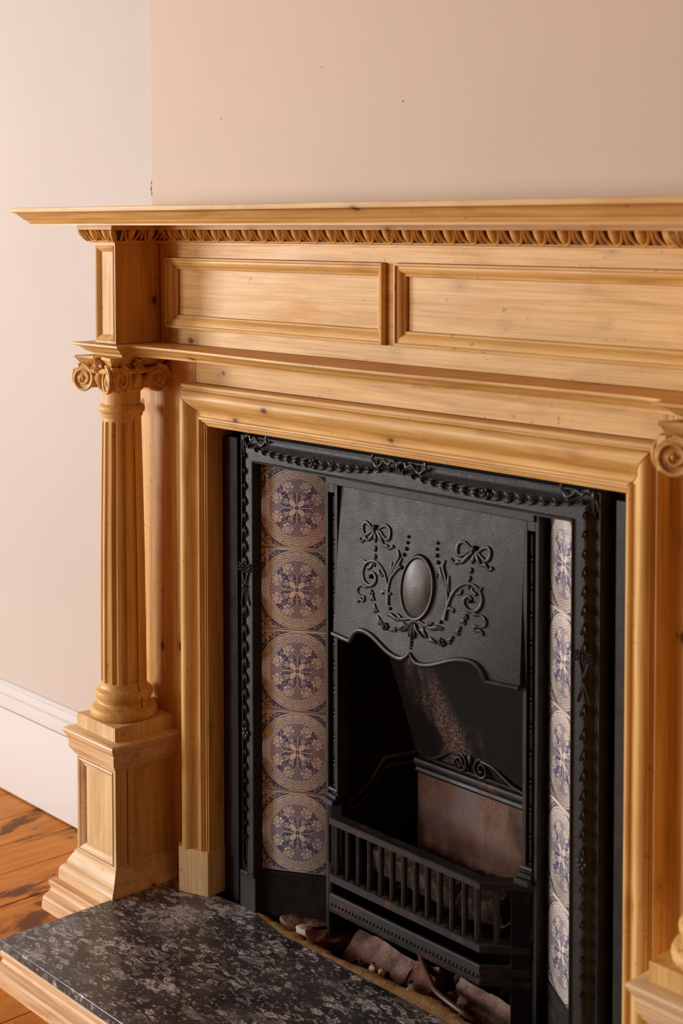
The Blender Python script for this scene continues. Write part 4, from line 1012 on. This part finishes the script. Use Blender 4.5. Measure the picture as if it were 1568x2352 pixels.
trim('pedestal_moulding', .6085, .8040, -.1825, 'short raw pine moulding stub under the right column pedestal')
o = obj('hearth_packing', MB().box(-.6035, .6035, -.4055, -.03, FL, -1.3130), GAP); o['label'] = 'dark bed filling under the marble hearth slab'; o['category'] = 'hearth base'
for sx in (-1, 1):
    a, b_ = sorted((sx*.6090, sx*.7930)); o = obj('pedestal_packing', MB().box(a, b_, -.1820, BR, FL, -1.3127), PLX); o['label'] = 'pine packing block under the %s pedestal' % ('left' if sx < 0 else 'right'); o['category'] = 'block'
# mortar fillet behind the slab
mo = MB(); rs = random.Random(5); rings = []
for k in range(70):
    X = -.425+.85*k/69; yb_ = float(np.interp(X, [-.43, -.395, -.34, -.285, -.10, .30, .52], [-.0110, -.0065, -.0195, -.0298, -.0295, -.0293, -.029])); j = rs.uniform(-.003, .003)
    wdt = float(np.interp(X, [-.42, -.38, -.30, -.13, -.045, .07, .145, .42], [.008, .014, .028, .024, .036, .047, .036, .03]))+rs.uniform(-.004, .004)
    rings.append([(X, yb_-.001, -1.2955+rs.uniform(-.0008, .0004)), (X, yb_+wdt*.4, -1.2965+rs.uniform(-.0012, .0010)), (X, yb_+wdt*.8, -1.2985+rs.uniform(-.0018, .0018)), (X, yb_+wdt*1.1, -1.3040+rs.uniform(-.003, .003)), (X, yb_+wdt+.006, -1.345), (X, yb_-.001, -1.345)])
o = obj('mortar_fillet', mo.loft(rings), MORTAR, ang=60); o['label'] = 'rough sandy mortar strip along the back edge of the marble slab'; o['category'] = 'mortar'
# rubble bed
rb = MB(); rs = random.Random(9); nx, ny = 90, 26; I = []
for j in range(ny):
    I.append([])
    for i in range(nx):
        X = -.40+.80*i/(nx-1); Y = -.005+.195*j/(ny-1); z = -1.334+.008*math.sin(X*38+1)*math.cos(Y*45)+.005*math.sin(X*90+Y*70)+rs.uniform(-.004, .004)
        I[-1].append(rb.P(X, Y, z))
for j in range(ny-1):
    for i in range(nx-1): rb.f.append((I[j][i], I[j][i+1], I[j+1][i+1], I[j+1][i]))
obj('rubble_bed', rb, RUBBLE, ang=20, kind='stuff', label='dark crumbled rubble and soot under the fire basket', category='rubble')
gv = MB(); rs = random.Random(31)
for k in range(420):
    X, Y = rs.uniform(-.30, .34), rs.uniform(.02, .15); r_ = rs.uniform(.0012, .0040)
    if rs.random() < .45: X = rs.uniform(.10, .30)
    gv.ball((X, Y, -1.326+rs.uniform(-.003, .008)), r_, r_*rs.uniform(.6, 1.2), r_*rs.uniform(.5, .9), 5, 3)
obj('crumbs', gv, CHAR, ang=10, kind='stuff', label='loose crumbs of mortar and soot scattered over the rubble', category='rubble')
# bricks
def brick(loc, rot, size, mat, seed, label, letters=None):
    o = lump('brick', size, mat, .0040, seed, loc, rot, label, 'brick', 'loose bricks under the fire basket', (22, 10, 6))
    if letters:
        cu = bpy.data.curves.new('lettering', 'FONT'); cu.body = letters; cu.size = .026; cu.extrude = .0016; cu.bevel_depth = .0004; cu.align_x = 'CENTER'; cu.space_character = 1.1
        t = bpy.data.objects.new('lettering', cu); C.objects.link(t); bpy.context.view_layer.update()
        me = bpy.data.meshes.new_from_object(t.evaluated_get(bpy.context.evaluated_depsgraph_get())); me.materials.clear(); me.materials.append(mat)
        C.objects.unlink(t); bpy.data.objects.remove(t)
        q = bpy.data.objects.new('lettering', me); C.objects.link(q); q.parent = o; q.location = (-.01, -size[1]*.40, size[2]/2+.0026)
    return o
brick((-.292, .052, -1.322), (.10, .05, 1.15), (.105, .050, .046), BRICK, 41, 'small flat pink brick beside the left grate foot')
brick((-.226, .052, -1.329), (.30, .12, 1.02), (.108, .030, .052), BRICKR, 42, 'thin broken red brick on edge beside the dark pit')
brick((-.118, .072, -1.3330), (.80, .05, -.02), (.150, .072, .040), BRICK, 43, 'long pink brick with stamped letters left of the cable', 'CRMB')
brick((-.016, .078, -1.3360), (.85, -.1, .12), (.062, .070, .045), BRICKR, 44, 'broken red brick just left of the cable')
brick((.160, .076, -1.3350), (.86, .03, -.03), (.200, .075, .042), BRICK, 45, 'long pink brick with stamped letters right of the cable', 'CRMB')
st_l = ('pale lump of mortar beside the left grate foot', 'pale stone on the rubble behind the left lettered brick', 'small pale stone beside the first one behind the brick', 'pale crumb in front of the left lettered brick', 'small white crumb next to the broken red brick', 'brown stone beside the right lettered brick', 'grey stone under the right half of the ash guard', 'brown stone under the left apron', 'small brown stone behind the mortar strip right of the cable', 'flat brown stone on the mortar strip left of the cable')
st_p = ((-.268, .018, -1.301, .021, STONE), (-.135, .096, -1.301, .013, STONE), (-.152, .094, -1.302, .009, STONE), (-.082, .014, -1.303, .012, STONE), (-.060, .016, -1.304, .010, STONE), (.078, .045, -1.307, .019, CHAR), (.045, .105, -1.303, .020, CHAR), (-.300, .085, -1.309, .018, MORTAR), (.130, .018, -1.304, .010, STONE), (.020, .010, -1.300, .014, BRICK))
for k, (x_, y_, z_, s_, mt) in enumerate(st_p):
    lump('stone', (s_*1.25, s_, s_*.8), mt, s_*.16, 60+k, (x_, y_, z_), (k*.7, k*.4, k*1.3), st_l[k], 'stone', 'stones among the rubble', (6, 5, 5), .5)
cb_ = MB().tube(spline([(-.078, .140, -1.235), (-.074, .126, -1.270), (-.058, .106, -1.290), (-.016, .076, -1.2955), (.022, .052, -1.2965), (.050, .034, -1.2965), (.080, .022, -1.2940), (.112, .014, -1.2930), (.140, .012, -1.2955), (.152, .018, -1.304)], 5), .0048, 10)
o = obj('cable', cb_, CABLE); o['label'] = 'dark brown cable curving over the rubble to the marble slab'; o['category'] = 'cable'
